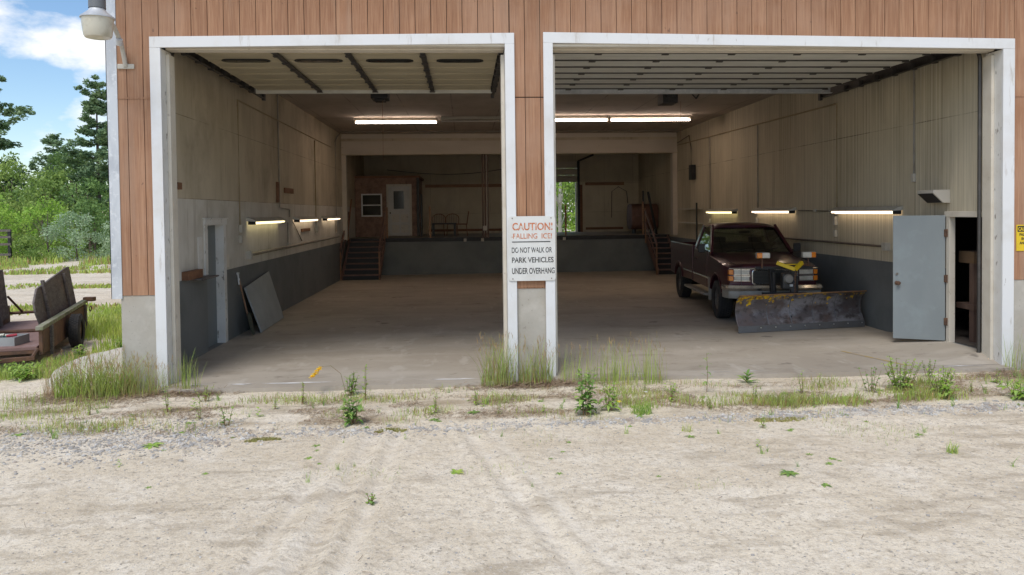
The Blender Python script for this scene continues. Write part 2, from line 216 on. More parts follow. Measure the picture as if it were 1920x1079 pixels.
# ------------------------------------------------------------------ builders
class MB:
    def __init__(s): s.v = []; s.f = []; s.mi = []; s.m = 0
    def add(s, vs, fs):
        o = len(s.v); s.v += [tuple(p) for p in vs]
        for f in fs: s.f.append([i+o for i in f]); s.mi.append(s.m)
        return s
    def box(s, x0, x1, y0, y1, z0, z1):
        return s.add([(x0,y0,z0),(x1,y0,z0),(x1,y1,z0),(x0,y1,z0),(x0,y0,z1),(x1,y0,z1),(x1,y1,z1),(x0,y1,z1)], [(0,3,2,1),(4,5,6,7),(0,1,5,4),(1,2,6,5),(2,3,7,6),(3,0,4,7)])
    def hexa(s, p):   # 8 points ordered like box
        return s.add(p, [(0,3,2,1),(4,5,6,7),(0,1,5,4),(1,2,6,5),(2,3,7,6),(3,0,4,7)])
    def bar(s, a, b, w, h, upv=(0,0,1)):
        a, b = Vector(a), Vector(b); d = (b-a).normalized(); u = Vector(upv); sx = d.cross(u)
        if sx.length < 1e-4: sx = d.cross(Vector((1,0,0)))
        sx.normalize(); uu = sx.cross(d).normalized(); p = []
        for q in (a, b):
            for (i, j) in ((-1,-1),(1,-1),(1,1),(-1,1)): p.append(q+sx*(w/2*i)+uu*(h/2*j))
        return s.add(p, [(0,1,2,3),(7,6,5,4),(0,4,5,1),(1,5,6,2),(2,6,7,3),(3,7,4,0)])
    def tube(s, pts, r, n=8, caps=True):
        pts = [Vector(p) for p in pts]; rr = r if isinstance(r, (list, tuple)) else [r]*len(pts)
        t0 = (pts[1]-pts[0]).normalized(); ref = Vector((0,0,1)) if abs(t0.z) < .9 else Vector((1,0,0))
        vs = []
        for i, p in enumerate(pts):
            a = pts[max(i-1,0)]; b = pts[min(i+1,len(pts)-1)]; t = (b-a).normalized()
            x = t.cross(ref)
            if x.length < 1e-4: x = t.cross(Vector((0,1,0)))
            x.normalize(); y = t.cross(x)
            for k in range(n):
                an = 2*math.pi*k/n; vs.append(p+(x*math.cos(an)+y*math.sin(an))*rr[i])
        fs = []
        for i in range(len(pts)-1):
            for k in range(n): fs.append((i*n+k, i*n+(k+1)%n, (i+1)*n+(k+1)%n, (i+1)*n+k))
        if caps: fs += [tuple(range(n)), tuple((len(pts)-1)*n+k for k in reversed(range(n)))]
        return s.add(vs, fs)
    def cyl(s, a, b, r, n=16, r2=None): return s.tube([a, b], [r, r if r2 is None else r2], n)
    def lathe(s, c, prof, n=24, axis='z', closed=False):
        vs = []; fs = []
        for (r, h) in prof:
            for k in range(n):
                an = 2*math.pi*k/n; x, y = r*math.cos(an), r*math.sin(an)
                p = {'z': (x, y, h), 'x': (h, x, y), 'y': (y, h, x)}[axis]
                vs.append((c[0]+p[0], c[1]+p[1], c[2]+p[2]))
        m = len(prof)
        for i in range(m if closed else m-1):
            j = (i+1) % m
            for k in range(n): fs.append((i*n+k, i*n+(k+1)%n, j*n+(k+1)%n, j*n+k))
        return s.add(vs, fs)
    def prism(s, poly, f0, f1):   # poly list of 2D, f0/f1 map 2D -> 3D
        n = len(poly); vs = [f0(*p) for p in poly]+[f1(*p) for p in poly]
        return s.add(vs, [tuple(range(n)), tuple(reversed(range(n, 2*n)))]+[(i, i+n, (i+1)%n+n, (i+1)%n) for i in range(n)])
    def build(s, name, mats, parent=None, bevel=0, smooth=False, base=None, seg=2, ang=35):
        me = bpy.data.meshes.new(name)
        off = Vector((0,0,0))
        if parent is not None and not parent.get('_local'):
            q = parent
            while q is not None: off += q.location; q = q.parent
        if base is not None: off = Vector(base)
        v = [(p[0]-off.x, p[1]-off.y, p[2]-off.z) for p in s.v]
        me.from_pydata(v, [], s.f)
        for m in (mats if isinstance(mats, (list, tuple)) else [mats]): me.materials.append(m)
        me.polygons.foreach_set('material_index', s.mi)
        bm = bmesh.new(); bm.from_mesh(me); bmesh.ops.recalc_face_normals(bm, faces=bm.faces[:])
        if bevel:
            bmesh.ops.remove_doubles(bm, verts=bm.verts[:], dist=1e-5)
            es = [e for e in bm.edges if len(e.link_faces) == 2 and e.calc_face_angle(0) > R(ang)]
            bmesh.ops.bevel(bm, geom=es, offset=bevel, segments=seg, profile=.5, affect='EDGES', clamp_overlap=True)
        bm.to_mesh(me); bm.free()
        if smooth:
            me.polygons.foreach_set('use_smooth', [True]*len(me.polygons)); me.set_sharp_from_angle(angle=R(40))
        me.update()
        o = bpy.data.objects.new(name, me); C.objects.link(o)
        if parent is not None: o.parent = parent
        if base is not None: o.location = base
        return o

def tag(o, label=None, cat=None, group=None, kind=None):
    if label: o['label'] = label
    if cat: o['category'] = cat
    if group: o['group'] = group
    if kind: o['kind'] = kind
    return o
def thing(name, label, cat, loc=(0,0,0), rz=0, group=None, local=False):
    o = bpy.data.objects.new(name, None); C.objects.link(o); o.location = loc; o.rotation_euler = (0,0,rz); o.empty_display_size = .2
    if local or rz: o['_local'] = True
    return tag(o, label, cat, group)
def sub(parent):   # a child inherits the local flag
    return parent
_B = MB.build
def build(mb, name, mats, parent=None, **k):
    o = _B(mb, name, mats, parent, **k)
    if parent is not None and parent.get('_local'): o['_local'] = True
    return o
MB.build = lambda s, name, mats, parent=None, **k: build(s, name, mats, parent, **k)
def copy_tree(o, parent=None):
    c = o.copy(); C.objects.link(c); c.parent = parent
    for ch in list(o.children): copy_tree(ch, c)
    return c
def np_mesh(name, quads, mats, parent=None, base=None, mi=None, nper=4):
    """quads: array (n, nper, 3)"""
    q = np.asarray(quads, dtype=np.float32); n = q.shape[0]
    if base is not None: q = q - np.array(base, dtype=np.float32)
    me = bpy.data.meshes.new(name); me.vertices.add(n*nper); me.vertices.foreach_set('co', q.ravel())
    me.loops.add(n*nper); me.loops.foreach_set('vertex_index', np.arange(n*nper, dtype=np.int32))
    me.polygons.add(n); me.polygons.foreach_set('loop_start', np.arange(n, dtype=np.int32)*nper)
    for m in (mats if isinstance(mats, (list, tuple)) else [mats]): me.materials.append(m)
    if mi is not None: me.polygons.foreach_set('material_index', np.asarray(mi, dtype=np.int32))
    me.update(calc_edges=True); me.validate()
    o = bpy.data.objects.new(name, me); C.objects.link(o)
    if base is not None: o.location = base
    if parent is not None: o.parent = parent
    return o
def text(parent, name, s, x0, x1, z0, z1, y, m, depth=.003, bold=0.0, rz=0):
    cu = bpy.data.curves.new('t', 'FONT'); cu.body = s; cu.offset = bold; cu.resolution_u = 4
    to = bpy.data.objects.new('t', cu); C.objects.link(to)
    dg = bpy.context.evaluated_depsgraph_get(); me = bpy.data.meshes.new_from_object(to.evaluated_get(dg))
    bpy.data.objects.remove(to); bpy.data.curves.remove(cu)
    co = np.zeros(len(me.vertices)*3, dtype=np.float32); me.vertices.foreach_get('co', co); co = co.reshape(-1, 3)
    mn_, mx_ = co[:, :2].min(0), co[:, :2].max(0)
    out = np.zeros_like(co)
    out[:, 0] = x0+(co[:, 0]-mn_[0])/(mx_[0]-mn_[0])*(x1-x0); out[:, 2] = z0+(co[:, 1]-mn_[1])/(mx_[1]-mn_[1])*(z1-z0); out[:, 1] = y
    p = parent.location; out -= np.array([p.x, p.y, p.z], dtype=np.float32)
    me.vertices.foreach_set('co', out.ravel()); me.materials.clear(); me.materials.append(m); me.update()
    o = bpy.data.objects.new(name, me); C.objects.link(o); o.parent = parent
    return o

XL, XR, H, YD, YB = -4.13, 7.38, 4.88, 17.2, 22.0   # inner walls, ceiling, dock face, back wall
DZ = 1.31
random.seed(7); rng = np.random.default_rng(5)

# ------------------------------------------------------------------ ground
def gh(x, y):
    p = Vector((x, y, 0))
    z = -.05 + .030*mn.noise(p*.35) + .012*mn.noise(p*1.1+Vector((5,0,0))) + .006*mn.noise(p*3.1)
    if -9 < y < 1 and -9 < x < 12:
        z += .006*mn.noise(p*8)+.0035*mn.noise(p*21)
        # churned ridge of dried sand between the drive and the slab
        e = math.exp(-((y+1.45+.12*mn.noise(p*.9))/.45)**2); z += .022*e*(.6+.8*abs(mn.noise(p*5)))
        # wheel ruts running out of the left bay
        for (cx, sl) in ((-1.25, .06), (-.72, .03), (.15, -.22), (-.95, .05)):
            d = x-(cx+sl*(y+3)); g = math.exp(-(d/.07)**2); 
            if y < -2.2: z += -.018*g+.013*math.exp(-((abs(d)-.13)/.04)**2)
        for (cx, sl) in ((3.4, -.55), (4.6, -.55), (5.4, -.6)):
            d = x-(cx+sl*(y+3.5)); g = math.exp(-(d/.07)**2)
            if y < -2.2: z += (-.008*g+.006*math.exp(-((abs(d)-.13)/.04)**2))*(.5+.5*mn.noise(Vector((x*.6, y*.6, 4))))
    if y > -.75 and XL-.4 < x < 14: z = min(z, -.03-.02*max(0, min(1, (y+.35)/.3)))
    if y > -.1 and -4.55 < x < 14.2: z = -.22
    return z
xs = [-900,-500,-250,-120,-70,-45,-33,-26,-21,-17,-14,-12,-10.5,-9.2,-8.4,-7.8]+list(np.arange(-7.4,-4.0,.07))+list(np.arange(-4.0,7.3,.035))+list(np.arange(7.3,8.6,.1))+[9,9.6,10.5,12,14,14.3,17,21,28,40,70,120,250,500,900]
ys = [-900,-500,-200,-90,-40,-22,-14,-11,-9,-8,-7.2,-6.6,-6.2]+list(np.arange(-5.9,-.02,.035))+[-.02,.02,.1,.3,.6,1,1.4,1.8,2.2,2.6,3,3.4,3.8,4.3,4.9,5.6,6.5,7.5,9,10.5,12,14,16,18,20,21.9,22.4,24,27,30,34,38,44,52,62,80,110,160,260,500,900]
V = [(x, y, gh(x, y)) for y in ys for x in xs]; nx = len(xs)
F = [(j*nx+i, j*nx+i+1, (j+1)*nx+i+1, (j+1)*nx+i) for j in range(len(ys)-1) for i in range(nx-1)]
gme = bpy.data.meshes.new('ground'); gme.from_pydata(V, [], F); gme.polygons.foreach_set('use_smooth', [True]*len(F))
M['sand'] = mat('sand', (.77, .675, .525), [((.64, .54, .395), .55, .44, .60, .75, (.55, 1.3, 1)), ((.84, .76, .63), 1.6, .48, .66, .7), ((.42, .345, .245), 2.6, .54, .66, .7, (.5, 1.5, 1)), ((.50, .42, .31), 13, .50, .62, .5), ((.86, .80, .69), 30, .54, .64, .35), ((.52, .44, .34), 55, .52, .62, .4, (1, 1, 1), 3),
    ((.28, .235, .18), 24, .58, .66, .6, (1, 1, 1), 4), ((.66, .62, .56), 42, .60, .68, .6, (1, 1, 1), 3), ((.23, .205, .18), 75, .66, .70, .7, (1, 1, 1), 2), ((.36, .33, .31), 110, .60, .66, .5, (1, 1, 1), 2)], rough=.95, bump=[(9, .5, .05), (34, .55, .014), (110, .5, .006)], spec=.2)
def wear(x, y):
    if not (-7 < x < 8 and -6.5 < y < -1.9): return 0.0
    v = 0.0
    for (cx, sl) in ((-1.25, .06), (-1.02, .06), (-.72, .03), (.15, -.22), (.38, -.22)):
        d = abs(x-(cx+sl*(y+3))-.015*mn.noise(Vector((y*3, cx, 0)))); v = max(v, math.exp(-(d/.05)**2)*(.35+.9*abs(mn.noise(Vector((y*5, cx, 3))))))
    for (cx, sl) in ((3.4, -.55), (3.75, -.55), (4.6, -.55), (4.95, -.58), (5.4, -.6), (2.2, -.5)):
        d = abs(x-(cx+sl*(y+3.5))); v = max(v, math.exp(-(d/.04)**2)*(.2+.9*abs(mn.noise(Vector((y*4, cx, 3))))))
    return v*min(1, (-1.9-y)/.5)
def debris(x, y):
    if not (-6.5 < x < 8.5 and -2.4 < y < -.2): return 0.0
    v = math.exp(-((y+1.72-.03*x)/.14)**2)+.8*math.exp(-((y+1.02-.03*x)/.20)**2)
    return max(0, min(1, v*(.25+1.7*mn.noise(Vector((x*1.3, y*3, 6))))))
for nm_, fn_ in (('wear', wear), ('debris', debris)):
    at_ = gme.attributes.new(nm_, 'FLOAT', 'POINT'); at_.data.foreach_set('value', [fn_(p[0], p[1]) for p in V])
st_ = M['sand'].node_tree; bs_ = st_.nodes['Principled BSDF']; cur_ = bs_.inputs['Base Color'].links[0].from_socket
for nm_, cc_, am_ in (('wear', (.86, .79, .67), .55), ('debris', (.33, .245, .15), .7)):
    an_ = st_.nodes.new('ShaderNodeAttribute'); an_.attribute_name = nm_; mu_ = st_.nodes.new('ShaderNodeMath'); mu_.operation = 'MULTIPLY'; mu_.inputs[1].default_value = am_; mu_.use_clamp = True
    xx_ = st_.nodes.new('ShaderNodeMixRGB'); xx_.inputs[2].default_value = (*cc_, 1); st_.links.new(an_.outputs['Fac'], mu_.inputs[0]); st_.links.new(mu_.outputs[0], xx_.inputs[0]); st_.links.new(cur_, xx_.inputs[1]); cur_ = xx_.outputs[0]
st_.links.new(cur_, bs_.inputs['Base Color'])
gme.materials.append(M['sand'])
g = bpy.data.objects.new('ground', gme); C.objects.link(g); tag(g, kind='structure')

# low green verge strips far left, each a stuff object
def blades(name, n, region, hmin, hmax, mats, kind='stuff', width=.006, lean=.4, zoff=0.0, dens=None, parent=None, base=None, probs=None, zf=None):
    Q = []; mi = []; k = 0; tries = 0
    while k < n and tries < n*20:
        tries += 1
        x = random.uniform(region[0], region[1]); y = random.uniform(region[2], region[3])
        if dens and random.random() > dens(x, y): continue
        k += 1
        h = random.uniform(hmin, hmax); a = random.uniform(0, 2*math.pi); ln = random.uniform(0, lean)*h; b = random.uniform(0, 2*math.pi)
        z = (zf or gh)(x, y)+zoff; wx, wy = math.cos(a)*width, math.sin(a)*width; lx, ly = math.cos(b)*ln, math.sin(b)*ln
        m1 = (x+lx*.3, y+ly*.3, z+h*.55)
        Q.append(((x-wx, y-wy, z), (x+wx, y+wy, z), (m1[0]+wx*.8, m1[1]+wy*.8, m1[2]), (m1[0]-wx*.8, m1[1]-wy*.8, m1[2])))
        Q.append(((m1[0]-wx*.8, m1[1]-wy*.8, m1[2]), (m1[0]+wx*.8, m1[1]+wy*.8, m1[2]), (x+lx+wx*.15, y+ly+wy*.15, z+h*.97), (x+lx-wx*.15, y+ly-wy*.15, z+h*.97)))
        j = random.choices(range(len(mats)), probs)[0] if probs else random.randrange(len(mats)); mi += [j, j]
    o = np_mesh(name, Q, mats, mi=mi, parent=parent, base=base)
    if kind: tag(o, kind=kind)
    return o

# ------------------------------------------------------------------ the garage building
G = thing('garage_building', 'large brown board-sided garage with two tall white-trimmed open bays on a concrete foundation', 'building')
X0, X1 = -4.42, 14.0       # outer ends of the front
OL, OR_ = (-3.90, .62), (1.12, 7.40)          # rough openings
ZT, ZS = 4.40, 1.165
# siding: separate boards over a dark backing
mb = MB()
def board_run(xa, xb, za, zb):
    k0 = math.floor(xa/.2032)
    x = k0*.2032
    while x < xb:
        a, b = max(xa, x+.004), min(xb, x+.2032-.004)
        if b-a > .01:
            for (p, q) in ((za, 3.676), (3.69, zb)):
                p2, q2 = max(p, za), min(q, zb)
                if q2-p2 > .01: mb.box(a, b, -.012, .004, p2, q2)
        x += .2032
board_run(X0, OL[0], ZS, 6.3); board_run(OL[0], OL[1], ZT, 6.3); board_run(OL[1], OR_[0], ZS, 6.3); board_run(OR_[0], OR_[1], ZT, 6.3); board_run(OR_[1], X1, ZS, 6.3)
mb.build('siding', M['siding'], G)
mb = MB()
for (a, b) in ((X0, OL[0]), (OL[1], OR_[0]), (OR_[1], X1)):
    mb.box(a, b, 0.004, .30, ZS+.002, 6.3)
for (a, b) in (OL, OR_): mb.box(a, b, .004, .30, ZT, 6.3)
mb.build('wall_backing', M['groove'], G)
mb = MB()
for (a, b) in ((X0+.01, OL[0]+.03), (OL[1]-.02, OR_[0]+.02), (OR_[1]-.03, X1)): mb.box(a, b, -.004, .30, -.3, ZS)
mb.build('foundation', M['concrete'], G, bevel=.006)
mb = MB(); 
for (a, b) in ((X0, OL[0]), (OR_[1]+.1, X1)): mb.box(a, b, -.02, -.013, 3.675, 3.692)
mb.build('flashing', M['siding'], G)
mb = MB(); mb.box(X0-.10, X0+.035, -.022, -.013, ZS-.04, 6.3); mb.box(X0-.10, X0-.092, -.022, .6, ZS-.04, 6.3)
mb.build('corner_trim', M['galv'], G)
# outer shell: side, back, roof
mb = MB()
mb.box(X0-.09, X0-.01, .01, YB+.5, ZS, 6.3)
mb.box(X1-.3, X1, .31, YB+.5, -.3, 6.3)
mb.box(X0-.01, 1.85, YB+.2, YB+.5, -.3, 6.3); mb.box(4.82, X1-.3, YB+.2, YB+.5, -.3, 6.3); mb.box(1.85, 4.82, YB+.2, YB+.5, 4.3, 6.3); mb.box(1.85, 4.82, YB+.2, YB+.5, -.3, DZ-.01)
mb.build('outer_wall', M['siding'], G)
mb = MB(); mb.box(X0-.01, XL-.25, .31, YB+.2, -.3, 6.3); mb.build('side_frame', M['concrete'], G)
mb = MB(); mb.prism([(-.75, 6.3), (YB/2, 8.2), (YB+1.1, 6.3), (YB+1.1, 6.42), (YB/2, 8.34), (-.75, 6.42)], lambda y, z: (X0-.5, y, z), lambda y, z: (X1+.5, y, z)); mb.build('roof', M['galv'], G)

# inner walls
def strip_wall(mb, x, ya, yb, z0, z1, t, holes=()):
    """wall slab normal to x between z0..z1 with door holes (ya,yb,za,zb)"""
    cuts = sorted(holes); y = ya
    for (a, b, c, d) in cuts:
        mb.box(min(x, x+t), max(x, x+t), y, a, z0, z1)
        if c > z0: mb.box(min(x, x+t), max(x, x+t), a, b, z0, min(c, z1))
        if d < z1: mb.box(min(x, x+t), max(x, x+t), a, b, max(d, z0), z1)
        y = b
    mb.box(min(x, x+t), max(x, x+t), y, yb, z0, z1)
LD = (2.43, 3.27, -.02, 2.04)
lw = MB(); strip_wall(lw, XL, .31, YB, 2.43, H+.1, -.25); left = lw.build('left_wall', M['wall_up'], G)
lw = MB(); strip_wall(lw, XL, .31, YB, 1.235, 2.43, -.25, [(LD[0], LD[1], 0, LD[3])]); lw.build('left_wall', M['wall_low'], G)
lw = MB(); strip_wall(lw, XL, .31, YB, -.3, 1.235, -.25, [(LD[0], LD[1], 0, 9)]); lw.build('left_wall', M['band'], G)
RD = (.36, 1.14, .11, 2.04)
rw = MB(); strip_wall(rw, XR, .31, YB, 1.235, H+.1, .06, [(RD[0], RD[1], 0, RD[3])]); rw.build('right_wall', M['wall_right'], G)
rw = MB(); strip_wall(rw, XR, .31, YB, -.3, 1.235, .06, [(RD[0], RD[1], .11, 9)]); rw.build('right_wall', M['band'], G)
bw = MB()
for (a, b, c, d) in ((XL, 1.9, DZ-.3, H+.1), (4.77, XR, DZ-.3, H+.1), (1.9, 4.77, 4.25, H+.1)): bw.box(a, b, YB, YB+.2, c, d)
bw.build('back_wall', M['wall_back'], G)
cl = MB(); cl.box(XL-.25, XR+.06, .31, YB+.2, H, H+.1); cl.build('ceiling', M['ceiling'], G)
sl = MB(); sl.box(XL, XR, .02, YD+.1, -.25, 0); sl.box(OL[0]+.03, OL[1]-.03, -.30, .02, -.25, -.002); sl.box(OR_[0]+.03, OR_[1]-.03, -.24, .02, -.25, -.002)
sl.build('floor', M['floor'], G)
sl = MB()
for (xa, xb, yo) in ((-3.85, .5, 0), (1.25, 7.2, .03)):
    x = xa
    while x < xb:
        L_ = random.uniform(.25, 1.1); wd = random.uniform(.02, .10); yc = -.05+yo+random.uniform(-.03, .03)
        if random.random() < (.75 if xa < 0 else .4):
            n = 7; top = [(x+L_*i/n, yc+wd*.5*math.sin(math.pi*i/n)*random.uniform(.6, 1.2)) for i in range(n+1)]
            bot = [(x+L_*i/n, yc-wd*.5*math.sin(math.pi*i/n)*random.uniform(.6, 1.2)) for i in range(n, -1, -1)]
            pl = [(p[0], p[1], .002) for p in top+bot[1:-1]]; sl.add(pl, [tuple(range(len(pl)))])
        x += L_+random.uniform(0, .3)
sl.build('salt_stain', M['salt'], G)
yl = MB(); yl.add([(5.67,1.2,.004),(5.73,1.2,.004),(6.10,.02,.004),(6.04,.02,.004)], [(0,1,2,3)]); yl.build('painted_line', M['yellow_line'], G)
# raised loading dock at the back
dk = MB(); dk.m = 0; dk.box(XL, XR, YD, YD+.15, 0, DZ-.14); dk.m = 1; dk.box(XL, XR, YD-.03, YD+.18, DZ-.14, DZ-.004); dk.m = 2; dk.box(XL, XR, YD+.18, YB, -.2, DZ-.004)
dk.m = 2; dk.box(XL, XR, YD-.03, YB, DZ-.003, DZ)
dock = dk.build('loading_dock', [M['dock'], M['black_steel'], M['dock_top']], G)
for x in (-.0, .62, 3.55, 2.6):
    cl = MB(); cl.box(x-.05, x+.05, YD-.09, YD-.031, DZ-.16, DZ-.05); cl.build('dock_cleat', M['enamel'], dock, bevel=.01)
b = MB(); b.box(XL, XR, 16.1, 16.4, 4.19, H); bm_ = b.build('ceiling_beam', M['beam'], G)
b = MB(); b.box(XL, XR, 16.06, 16.099, 4.63, 4.72); b.box(XL, XR, 16.07, 16.43, 4.165, 4.189); b.build('beam_ledge', M['wall_up'], bm_)
# centre steel column pair and side pilasters
cp = MB()
for x in (.60, .685, .77): cp.box(x, x+.055, 16.15, 16.33, DZ, 4.16)
cp.build('steel_column', M['column'], G)
cp = MB(); cp.box(.76, .78, 16.12, 16.14, DZ+.4, 4.7); cp.build('column_conduit', M['pipe'], G)
cp = MB(); cp.box(.62, .76, 16.08, 16.13, 1.56, 1.72); cp.box(.66, .72, 16.07, 16.079, 1.6, 1.68); cp.build('socket_box', M['enamel'], G)
cp = MB(); cp.box(7.22, XR-.003, 16.1, 16.4, DZ+.001, 4.16); cp.build('pilaster', M['beam'], G)
cp = MB(); cp.box(XL+.003, -3.98, 16.1, 16.3, DZ+.001, 4.16); cp.build('pilaster', M['beam'], G)
cp = MB(); cp.bar((XL+.02,17.0,DZ+.06),(-3.95,17.0,2.7),.05,.05); cp.build('wall_brace', M['brown_wood'], G)
for (xa, xb, z) in ((-1.63, 1.85, 3.24), (5.09, 6.75, 3.27), (-1.5, 1.85, DZ+.09), (5.1, 6.7, DZ+.09)):
    cp = MB(); cp.box(xa, xb, YB-.03, YB-.001, z, z+(.13 if z > 2 else .1)); cp.build('wall_rail', M['orange_wood' if z > 2 else 'brown_wood'], G, bevel=.004)

# white door frames (front casing + deep jambs)
def frame(xa, xb, za, zb, wl, wr):
    """outer casing xa..xb; top outer edge rises from za (left) to zb (right)"""
    f = MB(); h = .14
    f.box(xa, xa+wl, -.055, -.018, -.06, za-h); f.box(xb-wr, xb, -.055, -.018, -.06, zb-h)
    f.hexa([(xa,-.055,za-h+.001),(xb,-.055,zb-h+.001),(xb,-.018,zb-h+.001),(xa,-.018,za-h+.001),(xa,-.055,za),(xb,-.055,zb),(xb,-.018,zb),(xa,-.018,za)])
    o = f.build('door_frame', M['white_trim'], G, bevel=.004)
    j = MB(); zi = min(za, zb)-h
    j.box(xa+wl-.035, xa+wl-.002, -.017, .31, -.05, zi); j.box(xb-wr+.002, xb-wr+.035, -.017, .31, -.05, zi)
    j.build('jamb', M['peel_trim'], o, bevel=.003)
    j = MB(); j.box(xa+wl, xa+wl+.045, .12, .30, -.02, zi-.05); j.box(xb-wr-.045, xb-wr, .12, .30, -.02, zi-.05); j.build('door_stop', M['cream_jamb'], o, bevel=.003)
    j = MB(); j.box(xa+wl-.002, xb-wr+.002, -.017, .31, zi+.03, zi+.065); j.box(xa+wl, xb-wr, .13, .31, zi+.012, zi+.029); j.build('head_jamb', M['cream_jamb'], o, bevel=.003)
    return o
fl = frame(-3.965, .675, 4.455, 4.515, .135, .125)
fr = frame(1.055, 7.50, 4.525, 4.455, .125, .165)
ap = MB(); ap.box(.69, 1.04, -.018, -.0125, 1.18, 1.27); ap.build('siding_patch', M['siding'], G)

# small door on the left wall
d = MB(); d.box(XL-.16, XL-.12, LD[0]+.02, LD[1]-.02, 0, LD[3]-.02); sdo = d.build('side_door', M['shop_door'], G)
d = MB(); d.box(XL-.24, XL+.02, LD[1]-.02, LD[1]+.12, 0, LD[3]+.02); d.box(XL-.24, XL+.02, LD[0]-.12, LD[0]+.02, 1.23, LD[3]+.02); d.box(XL-.24, XL+.035, LD[0]-.14, LD[1]+.14, LD[3]-.02, LD[3]+.08); d.box(XL-.2, XL+.05, LD[0]-.17, LD[1]+.17, LD[3]+.082, LD[3]+.10)
d.build('frame', M['peel_trim'], sdo, bevel=.004)
d = MB(); d.cyl((XL-.12, LD[0]+.12, 1.0), (XL-.05, LD[0]+.12, 1.0), .03, 12); d.build('handle', M['chrome'], sdo)
# little shelf and scraps of wood fixed to the left wall
for nm, bx, mt_ in (('wall_shelf', (XL+.001, XL+.20, 1.65, 2.4, 1.205, 1.23), 'wood_weather'), ('wall_block', (XL+.001, XL+.10, 1.33, 1.95, 1.235, 1.36), 'brown_wood'), ('wall_block', (XL+.001, XL+.05, 1.15, 1.30, 2.56, 2.66), 'brown_wood'),
        ('wall_block', (XL+.001, XL+.04, 7.75, 8.6, 2.68, 2.80), 'brown_wood'), ('wall_block', (XL+.001, XL+.05, 7.02, 7.14, 2.45, 2.9), 'brown_wood'), ('wall_block', (XL+.001, XL+.04, 9.5, 10.5, 1.74, 1.82), 'brown_wood'),
        ('wall_patch', (XL+.001, XL+.012, 2.02, 2.2, 1.3, 1.85), 'peel_trim'), ('wall_patch', (XL+.001, XL+.012, 3.43, 3.56, 1.28, 1.5), 'cream_jamb')):
    d = MB(); d.box(*bx); d.build(nm, M[mt_], G, bevel=.003)
# threshold step and room behind the right-hand door
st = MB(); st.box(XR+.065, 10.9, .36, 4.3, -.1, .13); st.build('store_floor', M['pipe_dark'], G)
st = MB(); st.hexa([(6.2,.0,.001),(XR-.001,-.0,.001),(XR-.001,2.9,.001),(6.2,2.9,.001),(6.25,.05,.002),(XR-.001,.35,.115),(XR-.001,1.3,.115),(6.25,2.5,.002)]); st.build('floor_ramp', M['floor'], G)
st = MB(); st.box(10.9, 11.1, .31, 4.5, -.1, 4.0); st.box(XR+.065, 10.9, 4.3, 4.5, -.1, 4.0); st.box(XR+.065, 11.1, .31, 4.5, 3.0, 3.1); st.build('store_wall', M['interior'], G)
# casing of that door and its open leaf
d = MB(); d.box(XR-.03, XR+.063, RD[1]-.02, RD[1]+.06, .10, RD[3]+.02); d.box(XR-.03, XR+.063, RD[0]-.04, RD[0]+.02, .10, RD[3]+.02); d.box(XR-.035, XR+.063, RD[0]-.05, RD[1]+.10, RD[3]-.015, RD[3]+.07)
rdf = d.build('store_door', M['cream_jamb'], G, bevel=.004)
d = MB(); hx, hy = XR-.035, RD[1]+.075; ex, ey = 6.70, 1.53
dv = Vector((ex-hx, ey-hy, 0)).normalized(); nv = Vector((-dv.y, dv.x, 0))*.022
def lp(t, z, o=0): q = Vector((hx, hy, 0)).lerp(Vector((ex, ey, 0)), t)+nv*o; return (q.x, q.y, z)
d.hexa([lp(0,.125,-1),lp(1,.125,-1),lp(1,.125,1),lp(0,.125,1),lp(0,2.05,-1),lp(1,2.05,-1),lp(1,2.05,1),lp(0,2.05,1)])
dl = d.build('door_leaf', M['leaf_door'], rdf, bevel=.004)
so_ = 1 if nv.y < 0 else -1
d = MB(); q = lp(.93, 1.0, so_); d.lathe((q[0], q[1], q[2]), [(.001, -.075), (.028, -.07), (.032, -.05), (.02, -.035), (.02, -.01), (.033, 0)], 14, 'y'); d.build('handle', M['rust'], rdf, smooth=True)
d = MB(); q = lp(.93, 1.14, so_); d.cyl((q[0], q[1]-.015, q[2]), (q[0], q[1], q[2]), .02, 12); d.build('lock', M['chrome'], rdf)
for z in (.42, 1.08, 1.78):
    d = MB(); d.box(hx-.03, hx+.035, hy-.045, hy-.015, z-.055, z+.055); d.cyl((hx, hy-.05, z-.06), (hx, hy-.05, z+.06), .012, 8); d.build('hinge', M['rust'], rdf, bevel=.003)

# ------------------------------------------------------------------ overhead doors (parts of the building)
od = MB(); n = 7; ya = .40
for k in range(n):
    y = ya+k*.53; od.box(-3.72, .50, y, y+.515, 4.45, 4.485); od.box(-3.72, .50, y+.517, y+.529, 4.437, 4.47)
o1 = od.build('overhead_door', M['door_under'], G)
for x in (-3.17, -2.12, -1.08, -.04):
    wq = MB(); pl = []
    for (cx, cy_) in ((-.24, 0), (.24, 0)):
        for a in range(9):
            an = math.pi/2+math.pi*a/8+(math.pi if cx > 0 else 0); pl.append((x+cx+.11*math.cos(an), 1.43+.11*math.sin(an)))
    wq.prism(pl, lambda a, b_: (a, b_, 4.436), lambda a, b_: (a, b_, 4.449)); wo_ = wq.build('window', M['black'], o1)
    wq = MB(); pl2 = [((a-x)*.9+x, (b_-1.43)*.75+1.43) for a, b_ in pl]; wq.prism(pl2, lambda a, b_: (a, b_, 4.430), lambda a, b_: (a, b_, 4.4355)); wq.build('pane', M['glass_dark'], wo_)
for x in (-2.6, -1.6, -.56):
    sr = MB(); sr.box(x-.035, x+.035, .42, 4.1, 4.405, 4.434)
    for k in range(n): sr.box(x-.05, x+.05, ya+k*.53+.46, ya+k*.53+.56, 4.39, 4.404)
    sr.build('stile', M['track'], o1)
sr = MB(); sr.box(-3.75, .53, 4.11, 4.16, 4.38, 4.485); sr.build('strut', M['galv_dull'], o1)
